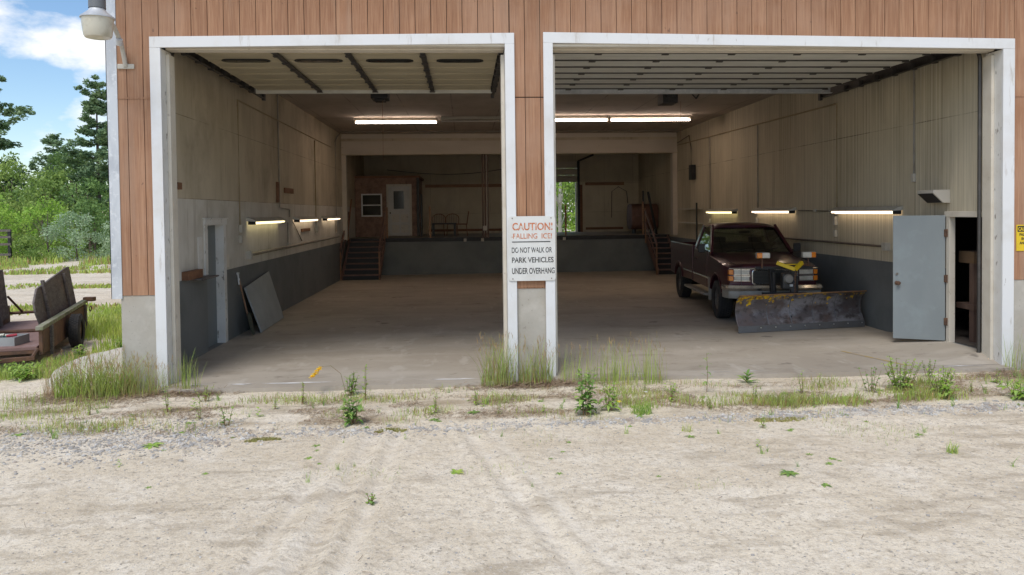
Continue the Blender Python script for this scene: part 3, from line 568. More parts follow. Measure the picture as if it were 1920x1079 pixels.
def rail(parent, x, y1, sgn, z=4.46):
    t = MB(); t.box(x-.03, x+.03, .55, y1, z-.045, z-.035); t.box(x-.035 if sgn < 0 else x+.028, x-.028 if sgn < 0 else x+.035, .55, y1, z-.045, z+.12)
    pts = [(x, .33+.22*(1-math.cos(a)), z-.22+.2*math.sin(a)) for a in [i*math.pi/12 for i in range(7)]]
    t.tube([(x, .33, 0.02)]+pts, .026, 6)
    t.box(x-.03, x+.03, y1-.02, y1+.06, z-.08, z+.14)
    for k in range(7):
        yy = .8+k*.55
        if yy < y1: t.box(x-.05, x+.05, yy, yy+.08, z-.06, z+.05); t.cyl((x-.055, yy+.04, z-.01), (x+.055, yy+.04, z-.01), .024, 8)
    for yy in (1.4, 3.0, y1-.2): t.box(x-.015, x+.015, yy, yy+.04, z+.1, H-.001)
    return t.build('track', M['track'], parent)
rail(o1, -3.83, 4.95, -1); rail(o1, .56, 4.7, 1)
op = MB(); op.box(-1.63, -1.57, .5, 4.75, 4.52, 4.56); op.box(-1.61, -1.59, 3.9, 3.92, 4.56, H); op.build('opener_rail', M['track'], o1)
op = MB(); op.box(-1.76, -1.44, 4.7, 5.15, 4.38, 4.58); op.box(-1.70, -1.50, 4.75, 5.05, 4.34, 4.38); op.box(-1.74, -1.72, 4.7, 4.74, 4.58, H); op.box(-1.48, -1.46, 5.1, 5.14, 4.58, H); op.build('opener_motor', M['black_steel'], o1, bevel=.01)
op = MB(); op.tube([(-1.55, 4.82, 4.4), (-1.55, 4.82, 3.2)], .004, 5); op.build('pull_cord', M['orange_wood'], o1)
od = MB()
for k in range(n):
    y = ya+k*.53; xe = 6.93
    od.hexa([(1.28,y,4.448),(xe,y,4.448),(xe,y+.5,4.462),(1.28,y+.5,4.462),(1.28,y,4.47),(xe,y,4.47),(xe,y+.5,4.50),(1.28,y+.5,4.50)])
o2 = od.build('overhead_door', M['galv_dull'], G)
for k in range(n):
    y = ya+k*.53
    s_ = MB(); s_.box(1.26, 6.9, y+.503, y+.514, 4.44, 4.49); s_.build('joint', M['track'], o2)
    s_ = MB()
    for j in range(6):
        x = 1.9+j*.98+(.0); s_.box(x, x+.10, y+.485, y+.535, 4.425, 4.439)
    s_.build('hinge_row', M['track'], o2)
s_ = MB(); s_.box(1.26, 6.97, 4.13, 4.17, 4.36, 4.48); s_.box(1.26, 6.97, 4.05, 4.13, 4.36, 4.37); s_.build('strut', M['galv'], o2)
rail(o2, 1.2, 4.9, -1); rail(o2, 7.27, 5.15, 1)
op = MB(); op.box(4.05, 4.36, 5.3, 5.75, 4.36, 4.62); op.box(4.12, 4.3, 5.22, 5.3, 4.48, 4.58); op.box(4.07, 4.09, 5.4, 5.44, 4.62, H); op.box(4.32, 4.34, 5.6, 5.64, 4.62, H); op.box(4.18, 4.23, .6, 5.3, 4.55, 4.59); op.build('opener_motor', M['black_steel'], o2, bevel=.01)
op = MB(); op.bar((4.40,4.7,4.52),(4.52,4.6,4.34),.03,.02); op.bar((4.52,4.6,4.34),(4.60,4.5,4.5),.03,.02); op.build('door_arm', M['black_steel'], o2)
op = MB(); op.tube([(4.44, 5.4, 4.4), (4.44, 5.4, 3.6)], .004, 5); op.build('pull_cord', M['orange_wood'], o2)
# rear roll-up door, half raised
od = MB()
for k in range(3): od.box(1.92, 4.75, YB-.02, YB+.02, 3.42+k*.29, 3.42+k*.29+.28)
o3 = od.build('overhead_door', M['beam'], G)
od = MB()
for x in (1.86, 4.80): od.box(x-.05, x+.05, YB-.10, YB-.021, DZ, 4.3); 
od.bar((4.82,YB-.1,4.3),(5.2,20.6,4.45),.06,.06); od.bar((1.84,YB-.1,4.3),(1.6,20.6,4.45),.06,.06); od.build('track', M['black_steel'], o3)
od = MB(); od.box(4.86, 4.97, YB-.04, YB-.001, DZ, 3.3); od.build('jamb', M['brown_wood'], o3)
od = MB(); od.box(4.69, 4.74, YB+.03, YB+.19, DZ, 3.4); od.box(1.9, 1.95, YB+.03, YB+.19, DZ, 3.4); od.build('door_stop', M['white_trim'], o3)

# ------------------------------------------------------------------ pipes and conduits, each a thing
def pipe(label, pts, r=.014, m='pipe', cat='conduit', boxes=(), name='conduit', group=None):
    b0 = pts[-1]
    p = MB(); p.tube(pts, r, 8)
    t = p.build(name, M[m], None, base=b0); tag(t, label, cat, group)
    for (x, y, z, sx, sy, sz) in boxes:
        q = MB(); q.box(x-sx, x+sx, y-sy, y+sy, z-sz, z+sz)
        o = q.build('switch_box', M['enamel'], t, bevel=.005)
    return t
LX = XL+.02; RX = XR-.02
pipe('tan conduit dropping down the left wall to two switch boxes beside the nearest fixture', [(LX, 14.0, 4.26), (LX, 4.22, 4.28), (LX, 4.22, 1.99)], m='pipe_tan', boxes=[(LX+.015, 4.25, 1.93, .03, .06, .07), (LX+.015, 4.2, 1.74, .03, .06, .07)])
pipe('grey conduit running from the ceiling down the left wall past a brown wood strip', [(LX, 7.25, H), (LX, 7.25, 2.34), (LX, 8.2, 2.3), (LX, 8.2, 2.12)], m='pipe')
pipe('tan conduit on the left wall between the second and third fixtures', [(LX, 11.4, 4.22), (LX, 11.4, 1.86)], m='pipe_tan', boxes=[(LX+.015, 11.4, 1.8, .03, .06, .12)])
pipe('pale conduit crossing the ceiling before the beam and dropping down the left corner', [(XR-.05, 15.2, H-.03), (XL+.15, 15.2, H-.03), (LX+.03, 15.0, H-.2), (LX+.03, 14.6, 4.5), (LX+.03, 14.6, 1.62)], r=.018)
pipe('thick grey pipe lying level along the left wall above the dark painted band', [(XL+.06, 4.75, 1.43), (XL+.06, 14.9, 1.46)], r=.032, cat='pipe', name='pipe', boxes=[(XL+.05, 4.68, 1.42, .05, .06, .08)])
pipe('thin pale conduit dropping from nearest left fixture to the level pipe', [(LX, 8.0, 2.0), (LX, 8.0, 1.5)], boxes=[(LX+.01, 8.0, 1.46, .03, .08, .06)])
pipe('thin conduit linking the second left fixture to a box over the level pipe', [(LX, 8.55, 2.0), (LX, 9.5, 1.52)], r=.01, m='pipe_dark')
pipe('long brown conduit sloping along the top of the right wall', [(RX, 16.0, 4.42), (RX, 10.5, 4.34), (RX, 4.66, 4.24), (RX, 4.66, 2.2)], r=.018, m='pipe_tan', boxes=[(RX-.015, 4.70, 1.93, .03, .04, .09), (RX-.015, 4.70, 1.68, .03, .04, .07)])
pipe('pale conduit dropping down the right wall above the middle fixture', [(RX, 8.75, 4.3), (RX, 8.75, 2.18)], m='pipe', boxes=[(RX-.01, 8.8, 1.9, .03, .04, .06)])
pipe('pale conduit dropping down the right wall above the farthest fixture', [(RX, 12.5, 4.38), (RX, 12.5, 2.15)], m='pipe', boxes=[(RX-.01, 12.5, 1.85, .03, .04, .06)])
pipe('pale conduit ending in a small grey box high on the right wall near the front', [(RX, 2.06, H), (RX, 2.06, 2.72)], m='pipe', boxes=[(RX-.01, 2.06, 2.66, .025, .035, .07)])
pipe('rust brown pipe lying level along the right wall behind the pickup', [(XR-.06, 13.0, 1.52), (XR-.06, 2.9, 1.5)], r=.022, m='pipe_dark', cat='pipe', name='pipe', boxes=[(XR-.05, 2.84, 1.5, .05, .06, .07)])
pipe('short dark conduit bent on the far right wall beside the beam end', [(RX, 16.0, 4.5), (RX, 14.6, 4.62), (RX, 14.4, 4.2), (RX, 14.4, 3.6)], m='pipe_dark')
pipe('thin horizontal conduit joining the nearest and middle fixtures on the right wall', [(RX, 6.4, 2.14), (RX, 4.75, 2.12)], r=.01, m='pipe_dark', boxes=[(RX-.01, 5.6, 2.13, .02, .05, .03)])
pipe('loose black cable sagging along the back wall under the beam', [(x, YB-.06, 4.15-.35*math.sin(math.pi*(x+3.2)/6.4)+.05*x) for x in [-3.2+.4*i for i in range(17)]], r=.012, m='black', cat='cable', name='cable')
pipe('dark looped cable on the back wall over the brown tank', [(6.2, YB-.04, 1.9), (6.22, YB-.04, 3.0), (6.5, YB-.04, 3.2), (6.85, YB-.04, 3.0), (6.9, YB-.04, 2.5)], r=.014, m='black', cat='cable', name='cable')
t = MB(); t.box(RX-.14, RX, 13.9, 14.2, 3.15, 3.62); t.m = 1; t.box(RX-.15, RX-.141, 13.95, 14.15, 3.2, 3.57); tag(t.build('loudspeaker', [M['black_steel'], M['black']], None, bevel=.01, base=(RX, 14.05, 3.15)), 'small black box speaker mounted high on the far right wall', 'speaker')
t = MB(); 
for z in (1.75, 2.2): t.box(RX-.25, RX, 13.2, 15.2, z, z+.03)
sh = thing('wall_rack', 'pair of narrow shelves on the far right wall behind the pickup cab', 'shelf', (XR-.02, 14.2, 1.7)); t.build('shelf', M['enamel'], sh)
t = MB(); t.box(RX-.27, RX-.23, 13.0, 13.05, .9, 2.4); t.build('post', M['black'], sh)
# vent hood over the store door
t = MB(); x0, x1, y0, y1, z0, z1 = XR-.27, XR-.002, 1.14, 1.56, 2.24, 2.44
vh = MB(); vh.prism([(x1, z0), (x0+.16, z0), (x0, z1-.05), (x0, z1), (x1, z1)], lambda a, b_: (a, y0, b_), lambda a, b_: (a, y1, b_))
vo = vh.build('vent_hood', M['enamel'], None, bevel=.004, base=(x1, (y0+y1)/2, z0)); tag(vo, 'pale boxy wall vent hood with dark slanted mouth above the open grey door', 'vent')
v2 = MB(); v2.hexa([(x0+.146,y0+.03,z0+.004),(x0-.008,y0+.03,z1-.058),(x0-.008,y1-.03,z1-.058),(x0+.146,y1-.03,z0+.004),(x0+.154,y0+.03,z0+.010),(x0,y0+.03,z1-.052),(x0,y1-.03,z1-.052),(x0+.154,y1-.03,z0+.010)]); v2.build('vent_mouth', M['black'], vo)

# ------------------------------------------------------------------ fluorescent fixtures
def wall_light(label, x, ya, yb, z, sgn, m='tube_on', group='strip lights on the side walls'):
    t = thing('strip_light', label, 'strip light', (x, (ya+yb)/2, z), group=group)
    h = MB(); h.prism([(0, .10), (.05, .10), (.19, .035), (.19, .02), (.04, .03), (0, .03)], lambda a, b_: (x+sgn*a, ya, z+b_), lambda a, b_: (x+sgn*a, yb, z+b_)); h.build('housing', M['enamel'], t)
    for e in (ya+.012, yb-.02):
        h = MB(); h.box(min(x+sgn*.03, x+sgn*.17), max(x+sgn*.03, x+sgn*.17), e-.012, e+.016, z-.035, z+.03); h.build('end_cap', M['black_steel'], t, bevel=.004)
    for dx, dz in ((.07, -.012), (.14, .0)):
        h = MB(); h.tube([(x+sgn*dx, ya+.03, z+dz), (x+sgn*dx, yb-.03, z+dz)], .02, 10); h.build('tube', M[m], t, smooth=True)
wall_light('nearest strip light on the left wall, above the dark band past the door', XL, 4.7, 7.15, 2.03, 1, 'tube_yellow')
wall_light('middle strip light of the three on the left wall', XL, 8.6, 11.0, 2.03, 1)
wall_light('farthest strip light on the left wall, near the wooden stairs', XL, 12.3, 14.7, 2.03, 1)
wall_light('yellowish strip light farthest along the right wall, over the pickup bed', XR, 10.2, 12.5, 2.1, -1, 'tube_yellow')
wall_light('middle strip light on the right wall, above the pickup windshield', XR, 6.55, 8.85, 2.11, -1)
wall_light('nearest strip light on the right wall, beside the open grey door', XR, 2.4, 4.65, 2.10, -1)
def ceil_light(label, xa, xb, y, m):
    t = thing('ceiling_light', label, 'strip light', ((xa+xb)/2, y, H-.16), group='strip lights under the ceiling')
    h = MB(); h.box(xa, xb, y-.06, y+.06, H-.08, H-.002); h.build('housing', M['enamel'], t, bevel=.005)
    h = MB(); h.box(xa, xa+.03, y-.05, y+.05, H-.16, H-.081); h.box(xb-.03, xb, y-.05, y+.05, H-.16, H-.081); h.build('end_cap', M['enamel'], t)
    for yy in (y-.04, y+.04):
        h = MB(); h.tube([(xa+.03, yy, H-.13), (xb-.03, yy, H-.13)], .02, 10); h.build('tube', M[m], t, smooth=True)
ceil_light('lit ceiling strip light farthest left, before the beam', -3.06, -.74, 11.8, 'tube_ceiling')
ceil_light('unlit grey ceiling strip light left of the centre post', -.63, 1.72, 11.55, 'tube_off')
ceil_light('lit ceiling strip light just right of the centre post', 1.76, 4.09, 11.45, 'tube_ceiling')
ceil_light('lit ceiling strip light farthest right, over the pickup bay', 4.13, 6.46, 11.45, 'tube_ceiling')

# ------------------------------------------------------------------ pickup truck with snow plow (local: x across, y rearwards from the front axle)
TX, TY, TR = 5.90, 4.90, -.085
T = thing('pickup_truck', 'dark maroon pickup truck with a snow plow on its front, parked by the right wall', 'pickup truck', (TX, TY, 0), TR, local=True)
HW = .885
def w2l(x, y, z):
    dx, dy = x-TX, y-TY; c, s = math.cos(-TR), math.sin(-TR); return (dx*c-dy*s, dx*s+dy*c, z)
def shaped(name, poly, m, cutsx, cutsy, cutsz, fn, parent, w=HW, extra=None):
    me = bpy.data.meshes.new(name); bm = bmesh.new(); n = len(poly)
    a = [bm.verts.new((-w, p[0], p[1])) for p in poly]; b = [bm.verts.new((w, p[0], p[1])) for p in poly]
    bm.faces.new(a); bm.faces.new(list(reversed(b)))
    for i in range(n): bm.faces.new((a[i], b[i], b[(i+1)%n], a[(i+1)%n]))
    for ax, cs in ((0, cutsx), (1, cutsy), (2, cutsz)):
        for c in cs:
            co = [0,0,0]; no = [0,0,0]; co[ax] = c; no[ax] = 1
            bmesh.ops.bisect_plane(bm, geom=bm.verts[:]+bm.edges[:]+bm.faces[:], plane_co=co, plane_no=no)
    bmesh.ops.recalc_face_normals(bm, faces=bm.faces[:])
    for v in bm.verts: v.co = Vector(fn(v.co.x, v.co.y, v.co.z))
    bm.to_mesh(me); bm.free(); me.materials.append(m)
    me.polygons.foreach_set('use_smooth', [True]*len(me.polygons)); me.set_sharp_from_angle(angle=R(32))
    o = bpy.data.objects.new(name, me); C.objects.link(o); o.parent = parent; o['_local'] = True
    return o
def arch(cy_, r, z0, n=12, czz=.40):
    a0 = math.asin((z0-czz)/r); return [(cy_+r*math.cos(a), czz+r*math.sin(a)) for a in [a0+(math.pi-2*a0)*i/n for i in range(n+1)]]
def body_fn(x, y, z):
    sx = x/HW; k = 1.0
    k -= .022*((z-.82)/.45)**2
    if y < -.3: k -= .085*((-.3-y)/.6)**2
    x2 = x*k; y2 = y; z2 = z
    if y < -.5: y2 += .11*abs(sx)**3*((-.5-y)/.4)
    top = 1.02+(.26*(y+.9)/1.6 if y < .7 else .26)
    if z > 1.0 and y < .72: z2 -= .055*abs(sx)**5; z2 += .022*(1-sx*sx)
    return (x2, y2, z2)
prof = [(-.86,.60),(-.885,.72),(-.885,1.03),(-.86,1.085),(-.78,1.12),(-.4,1.17),(.1,1.225),(.62,1.275),(.72,1.29),(2.14,1.30),(2.14,.56),(.62,.54)] + arch(0,.49,.54) + [(-.62,.58)]
body = shaped('body', prof, M['maroon'], [-.84,-.78,-.66,-.45,-.2,0,.2,.45,.66,.78,.84], [-.8,-.7,-.55,-.3,0,.35], [.7,.82,.95,1.05,1.15], body_fn, T)
ch = MB(); ch.box(-.5,.5,-.7,4.6,.42,.78); ch.box(-.84,.84,-.6,.6,.86,.95); ch.box(-.84,-.52,-.55,-.5,.6,.86); ch.box(-.80,.80,3.2,4.3,.86,.9); ch.build('chassis', M['black'], T)
ch = MB(); ch.cyl((-.7,0,.38),(.7,0,.38),.05,10); ch.build('axle', M['black_steel'], T)
ch = MB(); ch.cyl((-.7,3.75,.38),(.7,3.75,.38),.06,10); ch.lathe((0,3.75,.38),[(.0,-.14),(.12,-.1),(.14,0),(.12,.1),(0,.14)],12,'x'); ch.build('axle', M['black_steel'], T)
# hood seam + panel crease
hs = MB(); hs.tube([(-.70,-.80,1.124),(-.72,-.3,1.18),(-.74,.3,1.236),(-.75,.58,1.262)],.006,5); hs.tube([(.70,-.80,1.124),(.72,-.3,1.18),(.74,.3,1.236),(.75,.58,1.262)],.006,5); hs.build('hood_seam', M['black'], body)
wsn = [(-.80,.60,1.28),(.80,.60,1.28),(.655,1.20,1.82),(-.655,1.20,1.82)]
# cab greenhouse
cabm = MB()
def pil(a, b, w1, h1): cabm.bar(a, b, w1, h1, (0,1,0))
for s in (-1, 1):
    pil((s*.83,.60,1.27),(s*.665,1.20,1.83),.055,.075)
    pil((s*.84,2.06,1.28),(s*.665,1.96,1.83),.05,.16)
cabm.box(-.82,.82,2.04,2.12,1.28,1.36); cabm.box(-.67,.67,1.95,2.02,1.74,1.82)
cabm.build('pillars', M['maroon'], T, bevel=.012)
rf = MB(); nx_, ny_ = 12, 8
vs = []; fs = []
for j in range(ny_+1):
    for i in range(nx_+1):
        sx = -1+2*i/nx_; sy = j/ny_; x = sx*(.695-.02*abs(2*sy-1)**4); y = 1.12+.93*sy
        z = 1.895-.075*abs(sx)**5-.02*sx*sx-.06*max(0, 1-sy*5)**2-.05*max(0, sy*5-4)**2; vs.append((x, y, z))
for j in range(ny_):
    for i in range(nx_): q = j*(nx_+1)+i; fs.append((q, q+1, q+nx_+2, q+nx_+1))
rf.add(vs, fs); o = len(vs); vb = [(p[0]*.97, p[1]+(0 if .05 < (p[1]-1.12)/.93 < .95 else (.01 if p[1] < 1.5 else -.01)), 1.79) for p in vs]; rf.add(vb, [tuple(reversed(f)) for f in fs])
edge = [i for i in range(nx_+1)]+[j*(nx_+1)+nx_ for j in range(1, ny_+1)]+[ny_*(nx_+1)+i for i in range(nx_-1, -1, -1)]+[j*(nx_+1) for j in range(ny_-1, 0, -1)]
for a, b in zip(edge, edge[1:]+edge[:1]): rf.f.append([a, b, b+o, a+o]); rf.mi.append(0)
rf.build('roof', M['maroon'], T, smooth=True)
def pane(name, p, m='glass'):
    g_ = MB(); g_.add(p, [tuple(range(len(p)))]); return g_.build(name, M[m], T)
pane('windshield', [(-.80,.615,1.285),(-.4,.56,1.285),(0,.545,1.285),(.4,.56,1.285),(.80,.615,1.285),(.645,1.20,1.80),(0,1.16,1.81),(-.645,1.20,1.80)])
for s in (-1, 1): pane('side_window', [(s*.835,.70,1.30),(s*.835,2.0,1.30),(s*.668,1.92,1.79),(s*.668,1.24,1.79)])
pane('rear_window', [(-.8,2.08,1.36),(.8,2.08,1.36),(.64,1.985,1.76),(-.64,1.985,1.76)])
dr = MB(); dr.tube([(-.845,.66,1.33),(-.69,1.22,1.80),(-.685,1.92,1.81),(-.71,2.0,1.74)],.011,6); dr.build('drip_rail', M['chrome'], T)
it = MB(); it.box(-.78,.78,.62,.95,1.08,1.27); it.build('dashboard', M['interior'], T, bevel=.03)
it = MB(); it.box(-.72,.72,1.25,1.75,.75,.98); it.box(-.72,.72,1.65,1.82,.98,1.44); it.box(-.55,-.25,1.68,1.80,1.44,1.58); it.box(.25,.55,1.68,1.80,1.44,1.58); it.build('seat', M['interior'], T, bevel=.03)
it = MB(); cpt = Vector((.38,1.05,1.28)); pts = [cpt+Vector((.19*math.cos(a), .06*math.sin(a), .18*math.sin(a))) for a in [2*math.pi*i/20 for i in range(21)]]; it.tube(pts,.014,6); it.tube([cpt+Vector((-.18,0,0)), cpt+Vector((.18,0,0))],.012,6); it.build('steering_wheel', M['black'], T)
it = MB(); it.box(-.12,.12,1.12,1.15,1.66,1.72); it.build('mirror', M['black'], T, bevel=.01)
# doors, molding, handle, mirrors
for s in (-1, 1):
    dd = MB(); rows = [(.57,0),(.7,0),(.85,0),(1.0,0),(1.15,0),(1.285,0)]
    vs = []; 
    for (z, _) in rows:
        for y in (.80, 1.4, 2.02):
            x = HW*(1-.022*((z-.82)/.45)**2)+.006; vs.append((s*x, y, z))
    fs = [(r*3+c, r*3+c+1, r*3+c+4, r*3+c+3) for r in range(5) for c in range(2)]
    o = len(vs); dd.add(vs+[(p[0]-s*.01, p[1], p[2]) for p in vs], fs+[tuple(i+o for i in reversed(f)) for f in fs]+[(0,1,1+o,o),(1,2,2+o,1+o),(15,16,16+o,15+o),(16,17,17+o,16+o)]+[(3*r,3*r+3,3*r+3+o,3*r+o) for r in range(5)]+[(3*r+2,3*r+5,3*r+5+o,3*r+2+o) for r in range(5)])
    dd = dd.build('door', M['maroon'], T, smooth=True)
    h_ = MB(); h_.box(s*.888-.006, s*.888+.016, 1.78, 1.96, 1.07, 1.115); h_.build('handle', M['black'], dd, bevel=.005)
    h_ = MB(); h_.box(s*.896-.006, s*.896+.012, .62, 2.12, .74, .77); h_.build('side_molding', M['chrome'], T, bevel=.004)
    h_ = MB(); h_.box(s*.89-.006, s*.89+.012, 2.24, 3.22, .74, .77); h_.build('side_molding', M['chrome'], T, bevel=.004)
    mr = MB(); xx = s*.93; mr.box(min(xx, xx+s*.14), max(xx, xx+s*.14), .74, .82, 1.28, 1.46); mr.bar((s*.85,.78,1.30),(s*.95,.78,1.33),.03,.03); mr.build('side_mirror', M['black'], T, bevel=.02)
    rb = MB(); rb.box(min(s*.80,s*.97), max(s*.80,s*.97), .72, 2.75, .38, .43); rb.build('running_board', M['grey_plastic'], T, bevel=.01)
    mf = MB(); mf.box(min(s*.62,s*.90), max(s*.62,s*.90), .57, .60, .30, .74); mf.build('mud_flap', M['grey_plastic'], T, bevel=.01)
    ft = MB(); ap_ = arch(0,.50,.56); 
    ft.tube([(s*.885,p[0],p[1]) for p in ap_],.022,6); ft.build('wheel_arch_trim', M['maroon'], T, smooth=True)
    ft = MB(); ap_ = arch(3.75,.50,.56); ft.tube([(s*.90,p[0],p[1]) for p in ap_],.022,6); ft.build('wheel_arch_trim', M['maroon'], T, smooth=True)
# bed
bprof = [(2.20,.58),(2.20,1.37),(4.86,1.37),(4.86,.58),(4.30,.56)]+arch(3.75,.49,.56)+[(3.10,.56)]
for s in (-1, 1):
    bs = MB(); bs.prism(bprof, lambda y, z: (s*.80, y, z), lambda y, z: (s*.895, y, z)); bs.build('bed_side', M['maroon'], T, bevel=.014)
bs = MB(); bs.box(-.80,.80,4.80,4.86,.62,1.34); bs.build('tailgate', M['maroon'], T, bevel=.01)
bs = MB(); bs.box(-.80,.80,2.20,2.25,.62,1.37); bs.box(-.80,.80,2.25,4.8,.80,.86); bs.build('bed_floor', M['black'], T)
# wheels
def wheel(x, y, s):
    wl = MB(); rp = [(.0,.03),(.06,.05),(.09,.045),(.11,.0),(.17,-.015),(.19,.04),(.215,.055),(.215,-.12)]
    wl.lathe((x,y,.385), [(r, s*h+s*.04) for r, h in rp], 24, 'x')
    for k in range(8):
        a = 2*math.pi*k/8; wl.cyl((x+s*.07,y+.075*math.cos(a),.385+.075*math.sin(a)),(x+s*.095,y+.075*math.cos(a),.385+.075*math.sin(a)),.011,6)
    w_ = wl.build('wheel', M['rim'], T, smooth=True)
    ty = MB(); tp = [(.205,-.11),(.26,-.135),(.33,-.135),(.365,-.115),(.375,-.09),(.375,.09),(.365,.115),(.33,.135),(.26,.135),(.205,.11)]
    ty.lathe((x,y,.385), tp, 40, 'x')
    nb = 44
    for k in range(nb):
        for j, xo in enumerate((-.095,-.048,0,.048,.095)):
            a = 2*math.pi*(k+(.5 if j % 2 else 0))/nb; rr = .378 if abs(xo) < .09 else .373
            ca, sa = math.cos(a), math.sin(a); ta = (-sa, ca); hw_, hl = .019, .018
            p = []
            for r_ in (rr-.012, rr+.007):
                for (i1, i2) in ((-1,-1),(1,-1),(1,1),(-1,1)): p.append((x+xo+i1*hw_, y+r_*ca+i2*hl*ta[0], .385+r_*sa+i2*hl*ta[1]))
            ty.hexa(p)
    ty.build('tyre', M['rubber'], w_)
for s in (-1, 1): wheel(s*.765, 0, s); wheel(s*.775, 3.75, s)
# front end
fe = MB(); bp = [(-.93,-.62),(-.925,-.80),(-.88,-.93),(-.75,-.99),(-.4,-1.02),(0,-1.03),(.4,-1.02),(.75,-.99),(.88,-.93),(.925,-.80),(.93,-.62)]
def band(mb, pts, z0, z1, t=.05, bulge=.0):
    n = len(pts); vs = []
    for z, off in ((z0, .02), ((z0+z1)/2, -bulge), (z1, .02)):
        for (x, y) in pts: vs.append((x*(1-off*.3), y+off, z))
    for (x, y) in pts: vs.append((x*.9, y+t+.03, z1))
    for (x, y) in pts: vs.append((x*.9, y+t+.03, z0))
    fs = []
    for r in range(5):
        r2 = (r+1) % 5
        for i in range(n-1): fs.append((r*n+i, r*n+i+1, r2*n+i+1, r2*n+i))
    mb.add(vs, fs)
band(fe, bp, .645, .745, .05, .012); fe.build('bumper', M['chrome'], T, smooth=True)
fe = MB(); band(fe, [(x*.985, y+.012) for x, y in bp], .50, .640, .05, .0); fe.build('bumper_valance', M['bumper_low'], T, smooth=True)
def fy(x): return -.885+.11*abs(x/HW)**3-.012
# chrome strip under the hood
fe = MB(); fe.tube([(x, fy(x), 1.055) for x in [-.83+.166*i for i in range(11)]], .013, 6); fe.build('hood_strip', M['chrome'], T, smooth=True)
# grille surround, bars
gx0, gx1, gz0, gz1 = -.42, .42, .76, 1.03; gy = -.905
rr = []
for (cx, cz, a0) in ((gx1-.05, gz1-.05, 0), (gx0+.05, gz1-.05, 90), (gx0+.05, gz0+.05, 180), (gx1-.05, gz0+.05, 270)):
    for i in range(5): a = R(a0+90*i/4); rr.append((cx+.05*math.cos(a), gy-.01, cz+.05*math.sin(a)))
fe = MB(); fe.tube(rr+rr[:1], .016, 6, caps=False); gr = fe.build('grille', M['chrome'], T, smooth=True)
fe = MB(); fe.box(gx0+.01, gx1-.01, gy+.0, gy+.03, gz0+.01, gz1-.01); fe.build('grille_backing', M['black'], gr)
fe = MB()
for k in range(9): z = gz0+.03+k*.026; fe.box(gx0+.02, gx1-.02, gy-.012, gy-.001, z, z+.008)
fe.build('grille_bars', M['track'], gr)
for s in (-1, 1):
    for (z0, z1, nm) in ((.945, 1.025, 'headlight'), (.83, .905, 'headlight')):
        fe = MB(); xa, xb = s*.47, s*.74
        fe.hexa([(min(xa,xb),fy(min(xa,xb))-.004,z0),(max(xa,xb),fy(max(xa,xb))-.004,z0),(max(xa,xb),-.75,z0),(min(xa,xb),-.75,z0),(min(xa,xb),fy(min(xa,xb))-.004,z1),(max(xa,xb),fy(max(xa,xb))-.004,z1),(max(xa,xb),-.75,z1),(min(xa,xb),-.75,z1)])
        hl_ = fe.build(nm, M['lens'], T, bevel=.006)
        fe = MB(); x0_, x1_ = min(xa,xb)-.012, max(xa,xb)+.012
        for za in (z0-.014, z1+.002): fe.hexa([(x0_,fy(x0_)-.008,za),(x1_,fy(x1_)-.008,za),(x1_,fy(x1_)+.04,za),(x0_,fy(x0_)+.04,za),(x0_,fy(x0_)-.008,za+.012),(x1_,fy(x1_)-.008,za+.012),(x1_,fy(x1_)+.04,za+.012),(x0_,fy(x0_)+.04,za+.012)])
        fe.build('lamp_rim', M['chrome'], hl_)
    for z0, z1 in ((.94, 1.03), (.82, .91)):
        fe = MB(); xa, xb = s*.755, s*.835; x0_, x1_ = min(xa,xb), max(xa,xb)
        fe.hexa([(x0_,fy(x0_)-.006,z0),(x1_,fy(x1_)-.006,z0),(x1_,-.70,z0),(x0_,-.70,z0),(x0_,fy(x0_)-.006,z1),(x1_,fy(x1_)-.006,z1),(x1_,-.70,z1),(x0_,-.70,z1)])
        fe.build('turn_signal', M['amber'], T, bevel=.006)
wp = MB(); wp.tube([(-.55,.53,1.30),(-.1,.60,1.36)],.008,5); wp.tube([(.1,.53,1.30),(.55,.62,1.37)],.008,5); wp.build('wiper', M['black'], T)
an = MB(); an.tube([(-.62,-.86,1.12),(-.63,-.93,.45)],.005,5); an.build('cable', M['black'], T)
# snow plow: lift frame, lamps, blade
def W(x, y, z): return w2l(x, y, z)
P = MB(); P.bar(W(5.62,3.52,.30),W(5.60,3.62,1.10),.10,.07); P.bar(W(5.97,3.50,.30),W(5.99,3.60,1.10),.10,.07); P.bar(W(5.4,3.55,.62),W(6.2,3.5,.62),.07,.07); P.bar(W(5.4,3.6,.35),W(6.3,3.55,.35),.10,.10)
P.bar(W(5.55,3.6,.35),W(5.55,4.4,.5),.08,.08); P.bar(W(6.1,3.6,.35),W(6.1,4.4,.5),.08,.08); P.bar(W(5.3,3.62,1.10),W(6.35,3.55,1.10),.05,.05)
P.bar(W(5.45,3.5,.3),W(5.85,3.3,.22),.08,.08); P.bar(W(6.2,3.5,.3),W(5.95,3.35,.22),.08,.08)
plow = P.build('snow_plow', M['black_steel'], T, bevel=.006)
P = MB(); P.box(-.0,.20,-1.36,-1.20,.70,1.0); P.build('hydraulic_pump', M['track'], plow, bevel=.03)
P = MB(); P.lathe((.10,-1.37,.90),[(.0,-.05),(.07,-.045),(.09,0)],14,'y'); P.build('pump_cap', M['grey_plastic'], plow)
P = MB(); P.box(.12,.17,-1.40,-1.361,.76,.80); P.build('pump_plate', M['galv'], plow)
P = MB(); P.cyl((-.16,-1.35,.45),(-.17,-1.38,1.02),.035,12); P.cyl((.24,-1.40,.45),(.25,-1.40,.95),.022,10); P.build('cylinder', M['black_steel'], plow)
